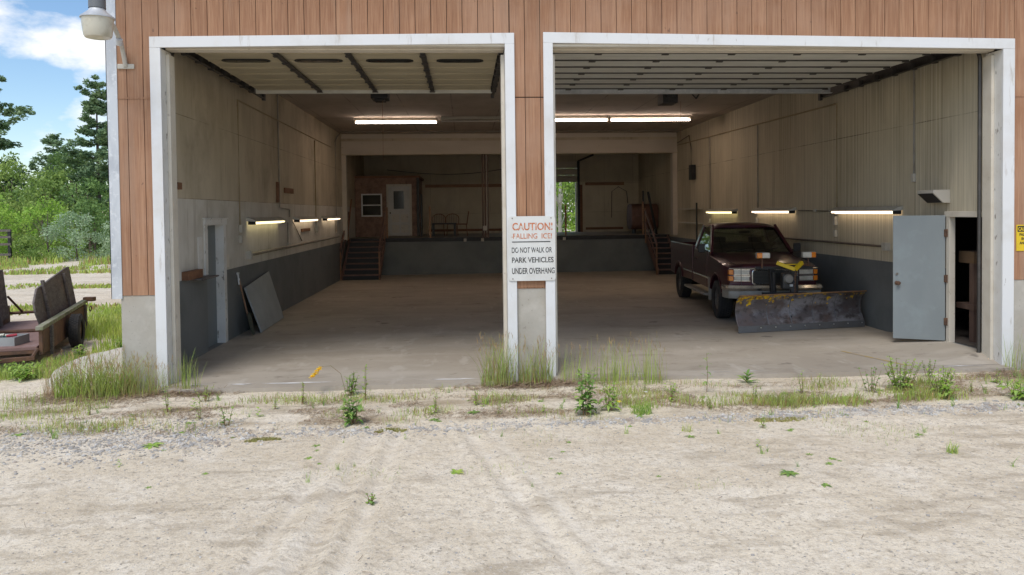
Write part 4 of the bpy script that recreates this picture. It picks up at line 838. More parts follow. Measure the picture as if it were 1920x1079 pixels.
# yellow V lift arm
P = MB()
a_, b_, c_ = W(5.62,3.42,1.205), W(5.90,3.28,1.09), W(6.08,3.40,1.205)
P.bar(a_, b_, .06, .065); P.bar(b_, c_, .06, .065); P.bar(W(5.70,3.45,1.17), W(6.02,3.44,1.17), .06, .02); P.build('lift_arm', M['yellow'], plow, bevel=.006)
P = MB(); 
for k in range(11):
    z = 1.05-.048*k; q = W(5.905+.008*math.sin(k*2.1), 3.28+.004*k, z)
    pts = [(q[0]+(.016 if k % 2 else .004)*math.cos(t_), q[1]+(.004 if k % 2 else .016)*math.cos(t_), q[2]+.032*math.sin(t_)) for t_ in [2*math.pi*i/8 for i in range(9)]]
    P.tube(pts, .006, 5, caps=False)
P.build('chain', M['rust'], plow)
for (xc, s) in ((5.40, -1), (6.265, 1)):
    P = MB(); q = W(xc, 3.55, 1.1); P.bar(q, W(xc, 3.55, 1.27), .025, .02); P.build('lamp_post', M['rust'], plow)
    for off, wd, m_ in ((s*-.045, .085, 'lens'), (s*.065, .055, 'amber')):
        P = MB(); q = W(xc+off, 3.52, 0); P.box(q[0]-wd+.005, q[0]+wd-.005, q[1]-.05, q[1]-.008, 1.285, 1.385); L_ = P.build('plow_lamp', M[m_], plow, bevel=.014)
        P = MB(); P.box(q[0]-wd, q[0]+wd, q[1]-.0075, q[1]+.06, 1.28, 1.39); P.build('lamp_housing', M['grey_plastic'], L_, bevel=.014)
BA, BB_ = Vector((4.76, 3.02, 0)), Vector((7.28, 3.46, 0)); bt = (BB_-BA).normalized(); bn_ = Vector((-bt.y, bt.x, 0))
bprofile = [(.0,.10),(.035,.16),(.075,.24),(.10,.32),(.105,.40),(.09,.48),(.055,.56),(.0,.63),(-.05,.665)]
def bp_at(t, s_, off=0):
    f = s_*(len(bprofile)-1); i = min(int(f), len(bprofile)-2); fr_ = f-i
    d_ = bprofile[i][0]*(1-fr_)+bprofile[i+1][0]*fr_; z = bprofile[i][1]*(1-fr_)+bprofile[i+1][1]*fr_
    p = BA.lerp(BB_, t)+bn_*(d_-off); return W(p.x, p.y, z)
P = MB(); nt_, ns_ = 150, 30
vs = [bp_at(i/nt_, j/ns_) for j in range(ns_+1) for i in range(nt_+1)]; P.add(vs, [])
for j in range(ns_):
    for i in range(nt_):
        t_, s_ = i/nt_, j/ns_
        v_ = mn.noise(Vector((t_*26, s_*9, 2)))+.55*mn.noise(Vector((t_*80, s_*22, 5)))
        th = -.14+2.6*max(0, .84-s_)+1.1*max(0, t_-.24) if t_ < .5 else .22+2.0*max(0, .88-s_)
        q = j*(nt_+1)+i; P.f.append([q, q+1, q+nt_+2, q+nt_+1]); P.mi.append(1 if v_ > th and s_ < .97 else (2 if s_ > .955 else 0))
blade = P.build('blade', [M['blade'], M['chip'], M['rusttop']], plow, smooth=True)
sm = blade.modifiers.new('thick', 'SOLIDIFY'); sm.thickness = .012; sm.offset = 0
for t_ in (.24, .42, .60, .78, .985):
    P = MB(); P.tube([bp_at(t_, s_/10, .006) for s_ in range(11)], .007, 5); P.build('crease', M['blade_edge'], blade)
P = MB(); P.tube([bp_at(t_, 1.0, 0) for t_ in (0, .33, .66, 1)], .013, 6); P.build('top_edge', M['rusttop'], blade)
P = MB(); e0, e1 = BA.lerp(BB_, .0)-bn_*.008, BA.lerp(BB_, 1.0)-bn_*.008
pl = []
for z in (.008, .125):
    for q, o_ in ((e0, 0), (e1, 0), (e1, .016), (e0, .016)):
        r_ = q+bn_*o_; pl.append(W(r_.x, r_.y, z))
P.hexa(pl); ce = P.build('cutting_edge', M['blade_edge'], blade)
P = MB()
for k in range(8):
    q = BA.lerp(BB_, .17+.115*k)-bn_*.008; a_ = W(*(q-bn_*.012).to_tuple()[:2], .085); b_ = W(q.x, q.y, .085); P.cyl(a_, b_, .012, 8)
P.build('bolts', M['bolt'], blade)

# ------------------------------------------------------------------ wooden office on the dock
OF = thing('wooden_office', 'small brown chipboard office booth with white door and window on the raised dock', 'office booth', (-2.9, 19.0, DZ))
t = MB(); t.box(XL+.02, -1.75, 19.0, 19.1, DZ, 3.52); t.build('front_panel', M['osb'], OF)
t = MB(); t.box(-1.85, -1.75, 19.101, YB-.01, DZ, 3.52); t.build('side_panel', M['osb'], OF)
t = MB(); t.box(XL+.02, -1.68, 18.97, YB-.01, 3.521, 3.60); t.build('roof', M['brown_wood'], OF)
t = MB(); t.box(-1.80, -1.70, 18.93, 18.999, DZ, 3.515); t.build('corner_post', M['black'], OF)
t = MB(); t.box(-2.93, -1.99, 18.955, 18.999, DZ+.02, 3.28); dfr = t.build('door', M['enamel'], OF, bevel=.004)
t = MB(); t.box(-2.86, -2.07, 18.93, 18.954, DZ+.04, 3.20); t.build('door_panel', mat('pale_door', (.50, .50, .48), [((.4, .4, .38), 3, .45, .65, .7)], rough=.5), dfr, bevel=.006)
t = MB(); t.box(-2.66, -2.28, 18.918, 18.929, 2.35, 3.02); t.build('pane', M['glass_dark'], dfr)
for z in (1.45, 1.85):
    for xa in (-2.74, -2.40):
        t = MB(); t.box(xa, xa+.28, 18.92, 18.929, z, z+.3); t.build('raised_panel', M['enamel'], dfr, bevel=.01)
t = MB(); t.lathe((-2.79, 18.93, 2.2), [(.0, -.06), (.03, -.05), (.03, -.03), (.015, -.02), (.02, 0)], 10, 'y'); t.build('handle', M['black'], dfr)
t = MB()
for bx in ((-3.87,-3.10,2.88,2.93),(-3.87,-3.10,2.07,2.12),(-3.87,-3.82,2.121,2.879),(-3.15,-3.10,2.121,2.879),(-3.819,-3.151,2.48,2.52)): t.box(bx[0], bx[1], 18.96, 18.999, bx[2], bx[3])
wf = t.build('window', M['white_trim'], OF)
t = MB(); t.box(-3.82, -3.15, 18.975, 18.998, 2.12, 2.88); t.build('pane', M['glass_dark'], wf)
def pan(name, label, cat, bx, m, bevel=.004, group=None):
    t = MB(); t.box(*bx); o = t.build(name, M[m], None, bevel=bevel, base=((bx[0]+bx[1])/2, (bx[2]+bx[3])/2, bx[4])); return tag(o, label, cat, group)
pan('timber_plank', 'dark plank leaning upright against the side of the office booth', 'plank', (-1.66, -1.6, 18.9, 19.0, DZ, 2.9), 'black')

# stairs
def stairs(label, xa, xb, y0, y1, flip):
    t = thing('wooden_stairs', label, 'stairs', ((xa+xb)/2, (y0+y1)/2, 0)); n = 7
    for x in (xa, xb-.05):
        s_ = MB(); s_.bar((x+.025, y0, .06), (x+.025, y1-.04, DZ-.10), .05, .22); s_.build('stringer', M['stair_red'], t)
    for k in range(n):
        y = y0+(y1-y0-.05)*k/n; z = DZ*(k+1)/(n+.55)
        s_ = MB(); s_.box(xa+.051, xb-.051, y, y+.27, z-.035, z); s_.build('tread', M['stair_red'], t, bevel=.004)
        s_ = MB(); s_.box(xa+.051, xb-.051, y+.05, y+.06, z-DZ/(n+.55)+.002, z-.036); s_.build('riser', M['black'], t)
    for x in ((xa, xb) if flip == 0 else ((xa,) if flip < 0 else (xb,))):
        for (y, zz, hh) in ((y0+.03, 0, 1.05), (y1-.08, DZ-.3, 1.25)):
            s_ = MB(); s_.box(x-.045, x-.003, y-.045, y, zz, zz+hh); s_.build('newel_post', M['orange_wood'], t)
        s_ = MB(); s_.bar((x-.02, y0-.06, .98), (x-.02, y1-.02, DZ+.92), .045, .10); s_.build('handrail', M['stair_red'], t)
        s_ = MB(); s_.bar((x-.024, y0, .55), (x-.024, y1-.1, DZ+.45), .03, .07); s_.build('midrail', M['stair_red'], t)
    return t
stairs('open wooden stairs with red handrails climbing to the dock beside the left wall', -4.06, -2.80, 15.25, YD-.04, 0)
stairs('dark wooden stairs climbing to the dock behind the pickup bed', 6.50, 7.30, 15.45, YD-.04, -1)
pan('guard_post', 'thin yellow guard post on the dock edge left of the table', 'post', (-1.27, -1.21, YD+.1, YD+.16, DZ, 2.42), 'orange_wood')
pan('guard_post', 'brown guard post on the dock edge before the raised rear door', 'post', (3.60, 3.66, YD+.1, YD+.16, DZ, 2.42), 'orange_wood')
pan('guard_post', 'tan guard post at the top of the stairs before the brown tank', 'post', (6.42, 6.48, YD+.1, YD+.16, DZ, 2.5), 'orange_wood')
pan('guard_post', 'tan guard post right of the office steps, beside the white door', 'post', (-2.78, -2.73, YD+.1, YD+.15, DZ, 2.4), 'orange_wood')
t = MB(); t.tube([(6.55, 17.5, DZ), (6.48, 17.4, 2.9)], .035, 8); tag(t.build('steel_pole', M['black_steel'], None, base=(6.55, 17.5, DZ)), 'thinner dark pole leaning beside the brown tank, nearer the rear door', 'pole')
t = MB(); t.tube([(7.0, 17.5, DZ), (6.66, 17.4, 2.86)], .045, 8); tag(t.build('steel_pole', M['black_steel'], None, base=(7.0, 17.5, DZ)), 'thicker dark pole slanting down across the front of the brown tank', 'pole')
# brown fuel tank
tk = thing('fuel_tank', 'brown rounded fuel tank standing on the dock by the far right wall', 'tank', (6.85, 18.9, DZ))
t = MB(); pl = []
for (cy_, cz, a0) in ((19.15, 2.18, 0), (18.75, 2.18, 90), (18.75, 1.72, 180), (19.15, 1.72, 270)):
    for i in range(7): a = R(a0+15*i); pl.append((cy_+.26*math.cos(a), cz+.26*math.sin(a)))
t.prism(pl, lambda y, z: (6.30, y, z), lambda y, z: (7.34, y, z)); t.build('shell', M['tank'], tk, bevel=.05, smooth=True)
for x in (6.45, 7.15):
    t = MB(); t.box(x, x+.06, 18.75, 19.15, DZ, 1.50); t.build('leg', M['black_steel'], tk)
# chairs and table on the dock
tb = thing('low_table', 'low dark table standing on the dock against the beige back wall', 'table', (-.8, 18.9, DZ))
t = MB(); t.box(-1.24, -.32, 18.6, 19.15, DZ+.44, DZ+.49); t.build('table_top', M['black'], tb, bevel=.008)
for x in (-1.22, -.42):
    for y in (18.64, 19.04):
        t = MB(); t.box(x, x+.08, y, y+.08, DZ, DZ+.439); t.build('leg', M['black'], tb)
def chair(label, x, y, rz, straight=False):
    t = thing('wooden_chair', label, 'chair', (x, y, DZ), rz, 'wooden chairs on the dock', local=True)
    s_ = MB(); s_.box(-.22, .22, -.22, .22, .42, .46); s_.build('seat', M['brown_wood'], t, bevel=.015)
    for lx in (-.18, .18):
        for ly in (-.18, .18):
            s_ = MB(); s_.tube([(lx, ly, .42), (lx*1.2, ly*1.2, 0)], .018, 6); s_.build('leg', M['brown_wood'], t)
    s_ = MB(); s_.tube([(-.2, -.2, .2), (.2, -.2, .2)], .012, 6); s_.build('stretcher', M['brown_wood'], t)
    s_ = MB(); yb = .2
    if straight: s_.tube([(-.2, yb, .44), (-.2, yb+.07, .92)], .02, 6); s_.tube([(.2, yb, .44), (.2, yb+.07, .92)], .02, 6); s_.bar((-.2, yb+.065, .88), (.2, yb+.065, .88), .02, .08)
    else: s_.tube([(-.24, yb, .44), (-.25, yb+.03, .62)]+[(-.25*math.cos(a), yb+.06, .66+.17*math.sin(a)) for a in [math.pi*i/8 for i in range(9)]]+[(.25, yb+.03, .62), (.24, yb, .44)], .018, 6)
    bk = s_.build('backrest', M['brown_wood'], t)
    for k in range(6):
        xx = -.17+.068*k; s_ = MB(); s_.tube([(xx, yb, .46), (xx, yb+.05, .66+.15*math.sqrt(max(0, 1-(xx/.25)**2)) if not straight else .86)], .009, 5); s_.build('spindle', M['brown_wood'], bk)
    return t
chair('bow-backed wooden chair behind the low table, nearer the yellow post', -1.0, 19.5, 0)
chair('bow-backed wooden chair behind the low table, farther from the yellow post', -.48, 19.5, 0)
chair('straight-backed wooden chair seen side-on at the right end of the low table', -.12, 18.95, -math.pi/2, True)

# things leaning on the left wall
t = MB(); a_, b_ = Vector((XL+.02, 4.35, .0)), None
sc = [(-3.83, 4.12, 0), (-3.86, 6.25, 0), (-4.10, 5.72, .99), (-4.09, 4.02, .83)]
t.hexa([(-3.80,4.30,.0),(-3.84,6.20,.01),(-4.095,6.05,1.0),(-4.07,4.22,.84),(-3.775,4.30,.012),(-3.815,6.20,.022),(-4.07,6.05,1.012),(-4.045,4.22,.852)])
tag(t.build('metal_sheet', M['sheet'], None, bevel=.003, base=(-3.82, 5.25, 0)), 'large square grey sheet leaning against the dark band of the left wall', 'sheet')
sv = thing('shovel', 'wood-handled shovel with white grip leaning on the left wall', 'shovel', (-3.88, 4.0, 0))
t = MB(); t.tube([(-3.95, 4.02, .36), (-4.08, 3.99, 1.0)], .017, 8); t.build('handle', M['orange_wood'], sv)
t = MB(); t.tube([(-4.08, 3.99, .93), (-4.09, 3.99, 1.04)], .02, 8); t.bar((-4.10, 3.94, 1.13), (-4.10, 4.04, 1.13), .025, .03); t.bar((-4.09, 3.985, 1.03), (-4.10, 3.945, 1.13), .016, .016); t.bar((-4.09, 3.995, 1.03), (-4.10, 4.035, 1.13), .016, .016); t.build('grip', M['plastic_white'], sv)
t = MB(); vs = []; rowsb = [(.40, .05), (.36, .11), (.2, .115), (.08, .105), (.0, .04)]
for z, hw_ in rowsb:
    for k in (-1, -.5, 0, .5, 1): vs.append((-3.86-.20*z+.02*(1-k*k), 4.03+k*hw_, z+.012))
fs = [(r_*5+c_, r_*5+c_+1, r_*5+c_+6, r_*5+c_+5) for r_ in range(4) for c_ in range(4)]
t.add(vs, fs); t.add([(x+.006, y, z) for x, y, z in vs], [tuple(reversed(f)) for f in fs]); t.build('blade', mat('shovel_green', (.04, .055, .045), [((.1, .08, .06), 8, .5, .65, .8)], rough=.5), sv)
# contents of the store room
pan('cardboard_box', 'open brown cardboard box high on a post inside the store doorway', 'box', (7.62, 8.1, .95, 1.3, 1.32, 1.5), 'carton')
t = thing('wooden_stand', 'pale wooden stand carrying a box inside the store doorway', 'stand', (7.75, 1.1, .13))
for a_, b_ in (((7.62, 1.0, .13), (7.62, 1.0, 1.319)), ((7.95, 1.25, .13), (7.95, 1.25, 1.319))):
    q = MB(); q.box(a_[0], a_[0]+.10, a_[1]-.05, a_[1]+.05, a_[2], b_[2]); q.build('post', M['column'], t)
q = MB(); q.box(7.6, 8.1, .92, 1.33, .62, .70); q.build('shelf', M['column'], t)
t = MB(); 
vs = []; fs = []
for j in range(7):
    for i in range(12):
        a = 2*math.pi*i/12; rr_ = (.36*(1-j/7.0)+.05)*(1+.25*math.sin(i*2.3+j)); vs.append((8.45+rr_*math.cos(a), 1.15+rr_*math.sin(a), .13+.085*j+.03*math.sin(i*1.7)*(j > 0)))
for j in range(6):
    for i in range(12): fs.append((j*12+i, j*12+(i+1)%12, (j+1)*12+(i+1)%12, (j+1)*12+i))
fs.append(tuple(72+i for i in range(12))); t.add(vs, fs)
tag(t.build('plastic_bag', M['plastic_white'], None, base=(8.45, 1.15, .13)), 'crumpled white plastic bag on the dark store room floor', 'bag')
pan('storage_crate', 'grey crate in the dark of the store room behind the white bag', 'crate', (8.9, 9.8, .6, 1.4, .13, .75), 'grey_plastic', .01)

# ------------------------------------------------------------------ signs
sg = thing('warning_sign', 'weathered white board reading CAUTION FALLING ICE in orange and black on the centre post', 'sign', (.875, -.075, 1.27))
t = MB(); pl = []
for (cx, cz, a0) in ((1.15, 2.085, 0), (.60, 2.085, 90), (.60, 1.305, 180), (1.15, 1.305, 270)):
    for i in range(6): a = R(a0+18*i); pl.append((cx+.035*math.cos(a), cz+.035*math.sin(a)))
t.prism(pl, lambda x, z: (x, -.068, z), lambda x, z: (x, -.057, z)); t.build('board', M['sign_white'], sg, bevel=.002)
def txt(nm, s_, x0, x1, z0, z1, m, b_=.012): text(sg, nm, s_, x0, x1, z0, z1, -.0695, M[m], bold=b_)
txt('lettering', 'CAUTION!', .62, 1.15, 1.935, 2.035, 'sign_orange', .02)
txt('lettering', '-FALLING  ICE!', .60, 1.14, 1.825, 1.895, 'sign_orange')
t = MB(); t.box(.615, 1.12, -.0705, -.0685, 1.778, 1.790); t.build('rule', M['black'], sg)
txt('lettering', 'DO NOT WALK OR', .61, 1.14, 1.640, 1.712, 'sign_black'); txt('lettering', 'PARK VEHICLES', .61, 1.16, 1.510, 1.582, 'sign_black', .018); txt('lettering', 'UNDER OVERHANG', .61, 1.172, 1.362, 1.442, 'sign_black', .018)
for x, z in ((.62, 2.095), (1.13, 2.095), (.62, 1.30), (1.13, 1.30)):
    t = MB(); t.cyl((x, -.074, z), (x, -.068, z), .007, 8); t.build('screw', M['rust'], sg)
ys_ = thing('caution_sign', 'small yellow caution sign with black header on the siding right of the right bay', 'sign', (7.68, -.03, 1.56))
t = MB(); t.box(7.555, 7.815, -.022, -.0145, 1.56, 1.92); t.build('board', M['yellow'], ys_, bevel=.003)
t = MB(); t.box(7.572, 7.798, -.0245, -.0225, 1.825, 1.905); t.build('header', M['black'], ys_)
text(ys_, 'lettering', 'CAUTION', 7.58, 7.79, 1.838, 1.890, -.026, M['yellow'], bold=.03)
for s_, a_, b_, z0, z1 in (('FALLING', 7.60, 7.77, 1.768, 1.806), ('SNOW', 7.625, 7.745, 1.71, 1.748), ('AND ICE', 7.60, 7.77, 1.652, 1.69)): text(ys_, 'lettering', s_, a_, b_, z0, z1, -.0245, M['black'], bold=.03)

# ------------------------------------------------------------------ yard lamp
LM = thing('yard_lamp', 'pale dusk-to-dawn yard lamp on a curved arm at the top left corner of the garage', 'lamp', (-4.27, -.012, 4.08))
t = MB(); t.box(-4.375, -4.165, -.034, -.0125, 4.05, 4.115); t.build('bracket', M['enamel'], LM, bevel=.01)
t = MB(); t.tube([(-4.27,-.03,4.08),(-4.275,-.06,4.2),(-4.28,-.12,4.36),(-4.30,-.26,4.53),(-4.33,-.42,4.62),(-4.34,-.52,4.64)], .027, 10); t.build('arm', M['enamel'], LM, smooth=True)
t = MB(); t.cyl((-4.29,-.15,4.33),(-4.27,-.19,4.39),.04,10); t.build('clamp', M['galv'], LM)
c_ = (-4.34, -.60, 0)
t = MB(); t.lathe(c_, [(.0,4.66),(.085,4.66),(.10,4.63),(.165,4.575),(.19,4.555),(.19,4.54),(.16,4.545)], 28); t.build('shade', M['galv'], LM, smooth=True)
t = MB(); t.lathe(c_, [(.0,4.95),(.085,4.94),(.095,4.90),(.095,4.66)], 24); t.build('ballast_housing', mat('lamp_grey', (.16, .17, .18), rough=.55), LM, smooth=True)
t = MB(); t.lathe(c_, [(.178,4.545),(.168,4.44),(.155,4.34),(.140,4.315),(.0,4.305)], 28); t.build('lens', mat('lamp_lens', (.60, .57, .47), [((.42, .38, .28), 6, .45, .65, .7)], rough=.25), LM, smooth=True)

# ------------------------------------------------------------------ old farm trailer left of the garage
TRX, TRY = -6.40, 1.75
ax = Vector((-.275, .961, 0)); px = Vector((-.961, -.275, 0))      # along the bed (away), across the bed (left)
TL = thing('farm_trailer', 'old weathered farm trailer with tall grey side boards left of the garage corner', 'trailer', (TRX, TRY, -.05))
def tp_(a, c, z): q = Vector((TRX, TRY, 0))+ax*a+px*c; return (q.x, q.y, z)
def slab(name, a0, a1, c0, c1, z0, z1, m, parent=TL, bevel=.006):
    t = MB(); t.hexa([tp_(a0,c0,z0),tp_(a0,c1,z0),tp_(a1,c1,z0),tp_(a1,c0,z0),tp_(a0,c0,z1),tp_(a0,c1,z1),tp_(a1,c1,z1),tp_(a1,c0,z1)]); return t.build(name, M[m], parent, bevel=bevel)
slab('bed', .0, 3.4, .02, 1.185, .20, .25, 'bed_rust')
sb_ = slab('side_board', .0, 3.5, -.06, -.01, .12, .50, 'rust')
t = MB(); t.bar(tp_(-.05,-.03,.525), tp_(3.5,-.03,.56), .10, .06); t.build('top_rail', M['wood_moss'], sb_, bevel=.006)
for a in (.45, 3.2):
    t = MB(); t.hexa([tp_(a,-.10,.05),tp_(a,-.061,.05),tp_(a+.1,-.061,.05),tp_(a+.1,-.10,.05),tp_(a,-.10,.50),tp_(a,-.061,.50),tp_(a+.1,-.061,.50),tp_(a+.1,-.10,.50)]); t.build('stake', M['wood_weather'], sb_)
slab('side_board', .0, 3.4, 1.19, 1.23, .12, .55, 'rust')
# tall boards, leaning a little
def tall(c0, lean, a0, a1, notch, label=None):
    pr = [(a0+.25,.30),(a1,.36),(a1+.02,1.24),(a1-.25,1.24),(a0+.35,1.05),(a0+.02,.86),(a0,.72)]
    t = MB(); t.prism(pr, lambda a, z: tp_(a, c0+lean*(z-.3), z), lambda a, z: tp_(a, c0+.03+lean*(z-.3), z)); b_ = t.build('tall_board', M['wood_weather'], TL, bevel=.004)
    for a in (a0+.62, a0+.62+(a1-a0)*.55):
        t = MB(); t.hexa([tp_(a,c0-.045,.28),tp_(a,c0-.002,.28),tp_(a+.10,c0-.002,.28),tp_(a+.10,c0-.045,.28),tp_(a,c0-.045+lean*.85,1.16),tp_(a,c0-.002+lean*.85,1.16),tp_(a+.10,c0-.002+lean*.85,1.16),tp_(a+.10,c0-.045+lean*.85,1.16)]); t.build('batten', M['wood_weather'], b_, bevel=.004)
    return b_
tall(.05, .16, .45, 3.35, 0)
tall(1.12, .10, .2, 3.1, 0)
t = MB(); t.tube([tp_(3.42,.0,.42), tp_(3.42,1.22,.40)], .028, 8); t.tube([tp_(3.42,1.0,.42), tp_(3.0,1.12,.75)], .02, 6); t.build('front_bar', M['rust'], TL)
t = MB(); t.bar(tp_(-.12,.02,.10), tp_(-.30,1.1,.10), .07, .06); t.build('tail_bar', M['rust'], TL, bevel=.006)
t = MB(); t.bar(tp_(-.01,.03,.175), tp_(-.01,1.18,.175), .04, .045); t.build('sill', M['rust'], TL)
t = MB(); t.tube([tp_(-.12,.05,.12), tp_(-.02,.0,.22)], .025, 6); t.build('hook', M['rust'], TL)
t = MB(); pts = [tp_(3.4+.10*math.cos(a), -.14-.0*a, .42+.05*math.sin(a)) for a in [2*math.pi*i/10 for i in range(11)]]; t.tube(pts, .01, 5, caps=False); t.build('tie_ring', M['rust'], TL)
t = MB(); t.box(*[v for v in (tp_(3.45,-.10,0)[0]-.08, tp_(3.45,-.1,0)[0]+.12, tp_(3.45,-.1,0)[1]-.06, tp_(3.45,-.1,0)[1]+.06, .56, .64)]); t.build('corner_block', M['rust'], TL, bevel=.01)
for cc in (-.20, 1.36):
    c0_ = Vector(tp_(1.72, cc, .235))
    def ring(prof, n=30):
        vs = []; fs = []
        for (r_, h_) in prof:
            for k in range(n):
                a = 2*math.pi*k/n; q = c0_+ax*(r_*math.cos(a))+Vector((0,0,1))*(r_*math.sin(a))+px*h_; vs.append(q.to_tuple())
        for i in range(len(prof)-1):
            for k in range(n): fs.append((i*n+k, i*n+(k+1)%n, (i+1)*n+(k+1)%n, (i+1)*n+k))
        return vs, fs
    sg_ = 1 if cc < 0 else -1
    t = MB(); t.add(*ring([(.0,-.05*sg_),(.05,-.06*sg_),(.07,-.02*sg_),(.15,.01*sg_),(.17,-.05*sg_),(.17,.08*sg_)])); w_ = t.build('wheel', M['rim_brown'], TL, smooth=True)
    t = MB(); t.add(*ring([(.165,-.07),(.19,-.09),(.235,-.09),(.262,-.075),(.275,-.05),(.275,.05),(.262,.075),(.235,.09),(.19,.09),(.165,.07)]))
    for k in range(36):
        for j, h_ in enumerate((-.055,-.02,.02,.055)):
            a = 2*math.pi*(k+(.5 if j % 2 else 0))/36; e1_ = ax*math.cos(a)+Vector((0,0,1))*math.sin(a); e2_ = -ax*math.sin(a)+Vector((0,0,1))*math.cos(a); p = []
            for r_ in (.262, .283):
                for (i1, i2) in ((-1,-1),(1,-1),(1,1),(-1,1)): p.append((c0_+e1_*r_+e2_*(i1*.018)+px*(h_+i2*.014)).to_tuple())
            t.hexa(p)
    t.build('tyre', M['rubber'], w_)
t = MB(); t.cyl(tp_(1.72,-.2,.27), tp_(1.72,1.33,.27), .03, 8); t.build('axle', M['rust'], TL)
# crate with coloured bits on the trailer bed
CR = thing('open_crate', 'small open crate of red and teal odds and ends on the trailer bed', 'crate', (-6.98, 2.02, .25))
t = MB(); 
for bx in ((-7.2,-6.78,1.82,1.84,.25,.38),(-7.2,-6.78,2.20,2.22,.25,.38),(-7.2,-7.18,1.841,2.199,.25,.38),(-6.80,-6.78,1.841,2.199,.25,.38),(-7.18,-6.80,1.841,2.199,.251,.262)): t.box(*bx)
t.build('box', M['sheet'], CR)
cm = [mat('red_cloth', (.42, .05, .07), rough=.8), mat('teal_cloth', (.06, .28, .27), rough=.8), mat('pale_cloth', (.6, .6, .5), rough=.8)]
random.seed(11)
for k in range(9):
    x, y = random.uniform(-7.12, -6.86), random.uniform(1.88, 2.16); a = random.uniform(0, 3.1)
    t = MB(); t.tube([(x-.07*math.cos(a), y-.07*math.sin(a), .30+.012*k), (x+.07*math.cos(a), y+.07*math.sin(a), .31+.012*k)], .022, 7); t.build('roll', cm[k % 3], CR, bevel=.004)
# pale boulder half buried in front of the trailer
def lump(name, label, cat, c, r, m, n=36, seed=0, flat=1.0):
    t = MB(); vs = []; fs = []
    for j in range(n//2+1):
        th = math.pi*j/(n//2)
        for i in range(n):
            ph = 2*math.pi*i/n; d = Vector((math.sin(th)*math.cos(ph), math.sin(th)*math.sin(ph), math.cos(th)))
            k = 1+.16*mn.noise(d*1.6+Vector((seed,0,0)))+.05*mn.noise(d*5+Vector((seed,3,0)))
            vs.append((c[0]+d.x*r[0]*k, c[1]+d.y*r[1]*k, c[2]+max(-.5, d.z*k)*r[2]))
    for j in range(n//2):
        for i in range(n): fs.append((j*n+i, j*n+(i+1)%n, (j+1)*n+(i+1)%n, (j+1)*n+i))
    t.add(vs, fs); return tag(t.build(name, M[m], None, smooth=True, base=(c[0], c[1], c[2])), label, cat)
lump('boulder', 'big pale half-buried boulder between the trailer wheel and the concrete corner', 'boulder', (-5.2, 1.35, -.05), (.66, 1.2, .25), 'boulder', 40, 3)
pan('wood_scrap', 'short rusty brown wood scrap on the ground at the left edge', 'scrap', (-6.55, -6.38, .55, .7, -.06, .05), 'rust', .01)

# ------------------------------------------------------------------ loose ground stuff
def clump_density(x, y, s, o): return max(0, mn.noise(Vector((x*s+o, y*s, o))))
def stones(name, n, fn, rmin, rmax, m):
    ico = [(0,0,1),(.89,0,.45),(.28,.85,.45),(-.72,.53,.45),(-.72,-.53,.45),(.28,-.85,.45),(.72,.53,-.45),(-.28,.85,-.45),(-.89,0,-.45),(-.28,-.85,-.45),(.72,-.53,-.45),(0,0,-1)]
    icf = [(0,1,2),(0,2,3),(0,3,4),(0,4,5),(0,5,1),(1,6,2),(2,7,3),(3,8,4),(4,9,5),(5,10,1),(6,7,2),(7,8,3),(8,9,4),(9,10,5),(10,6,1)]
    ic = np.array(ico); tri = ic[np.array(icf)]
    out = []; k = 0
    while k < n:
        q = fn()
        if q is None: continue
        x, y = q; k += 1; r = rmin+(rmax-rmin)*random.random()**2.2
        sc_ = np.array([r*random.uniform(.8,1.5), r*random.uniform(.7,1.2), r*random.uniform(.45,.8)]); a = random.uniform(0, 6.28)
        t_ = tri*sc_*(1+.0); ca, sa = math.cos(a), math.sin(a)
        xx = t_[..., 0]*ca-t_[..., 1]*sa+x; yy = t_[..., 0]*sa+t_[..., 1]*ca+y; zz = t_[..., 2]+gh(x, y)+r*.15
        out.append(np.stack([xx, yy, zz], -1))
    return tag(np_mesh(name, np.concatenate(out), M[m], nper=3), kind='stuff')
random.seed(3)
def band_pt():
    x = random.uniform(-4.6, 7.6); yc = -2.17+.035*x+.06*mn.noise(Vector((x*.8, 0, 0)))
    y = random.gauss(yc, .085 if x > -1.5 else .085+.14*min(2.2, -1.5-x)); 
    if random.random() > .35+.65*abs(mn.noise(Vector((x*1.3, 7, 0))))*2: return None
    return x, y
stones('gravel', 5600, band_pt, .006, .024, 'pebble')
def left_pt():
    x = random.uniform(-6.5, -2.4); y = random.gauss(-2.1-.25*(x+2.4)*-.4, .38)
    return (x, y) if mn.noise(Vector((x*1.2, y*1.2, 3))) > -.2 else None
stones('gravel', 1900, left_pt, .005, .019, 'stone_grey')
stones('gravel', 1100, left_pt, .006, .024, 'pebble')
def wide_pt():
    x = random.uniform(-6.5, 8.5); y = random.uniform(-5.9, -.35)
    return (x, y) if mn.noise(Vector((x*.7, y*.9, 9))) > -.15 or random.random() < .3 else None
stones('gravel', 7000, wide_pt, .0025, .0085, 'stone_grey')
stones('gravel', 2600, wide_pt, .003, .013, 'pebble')
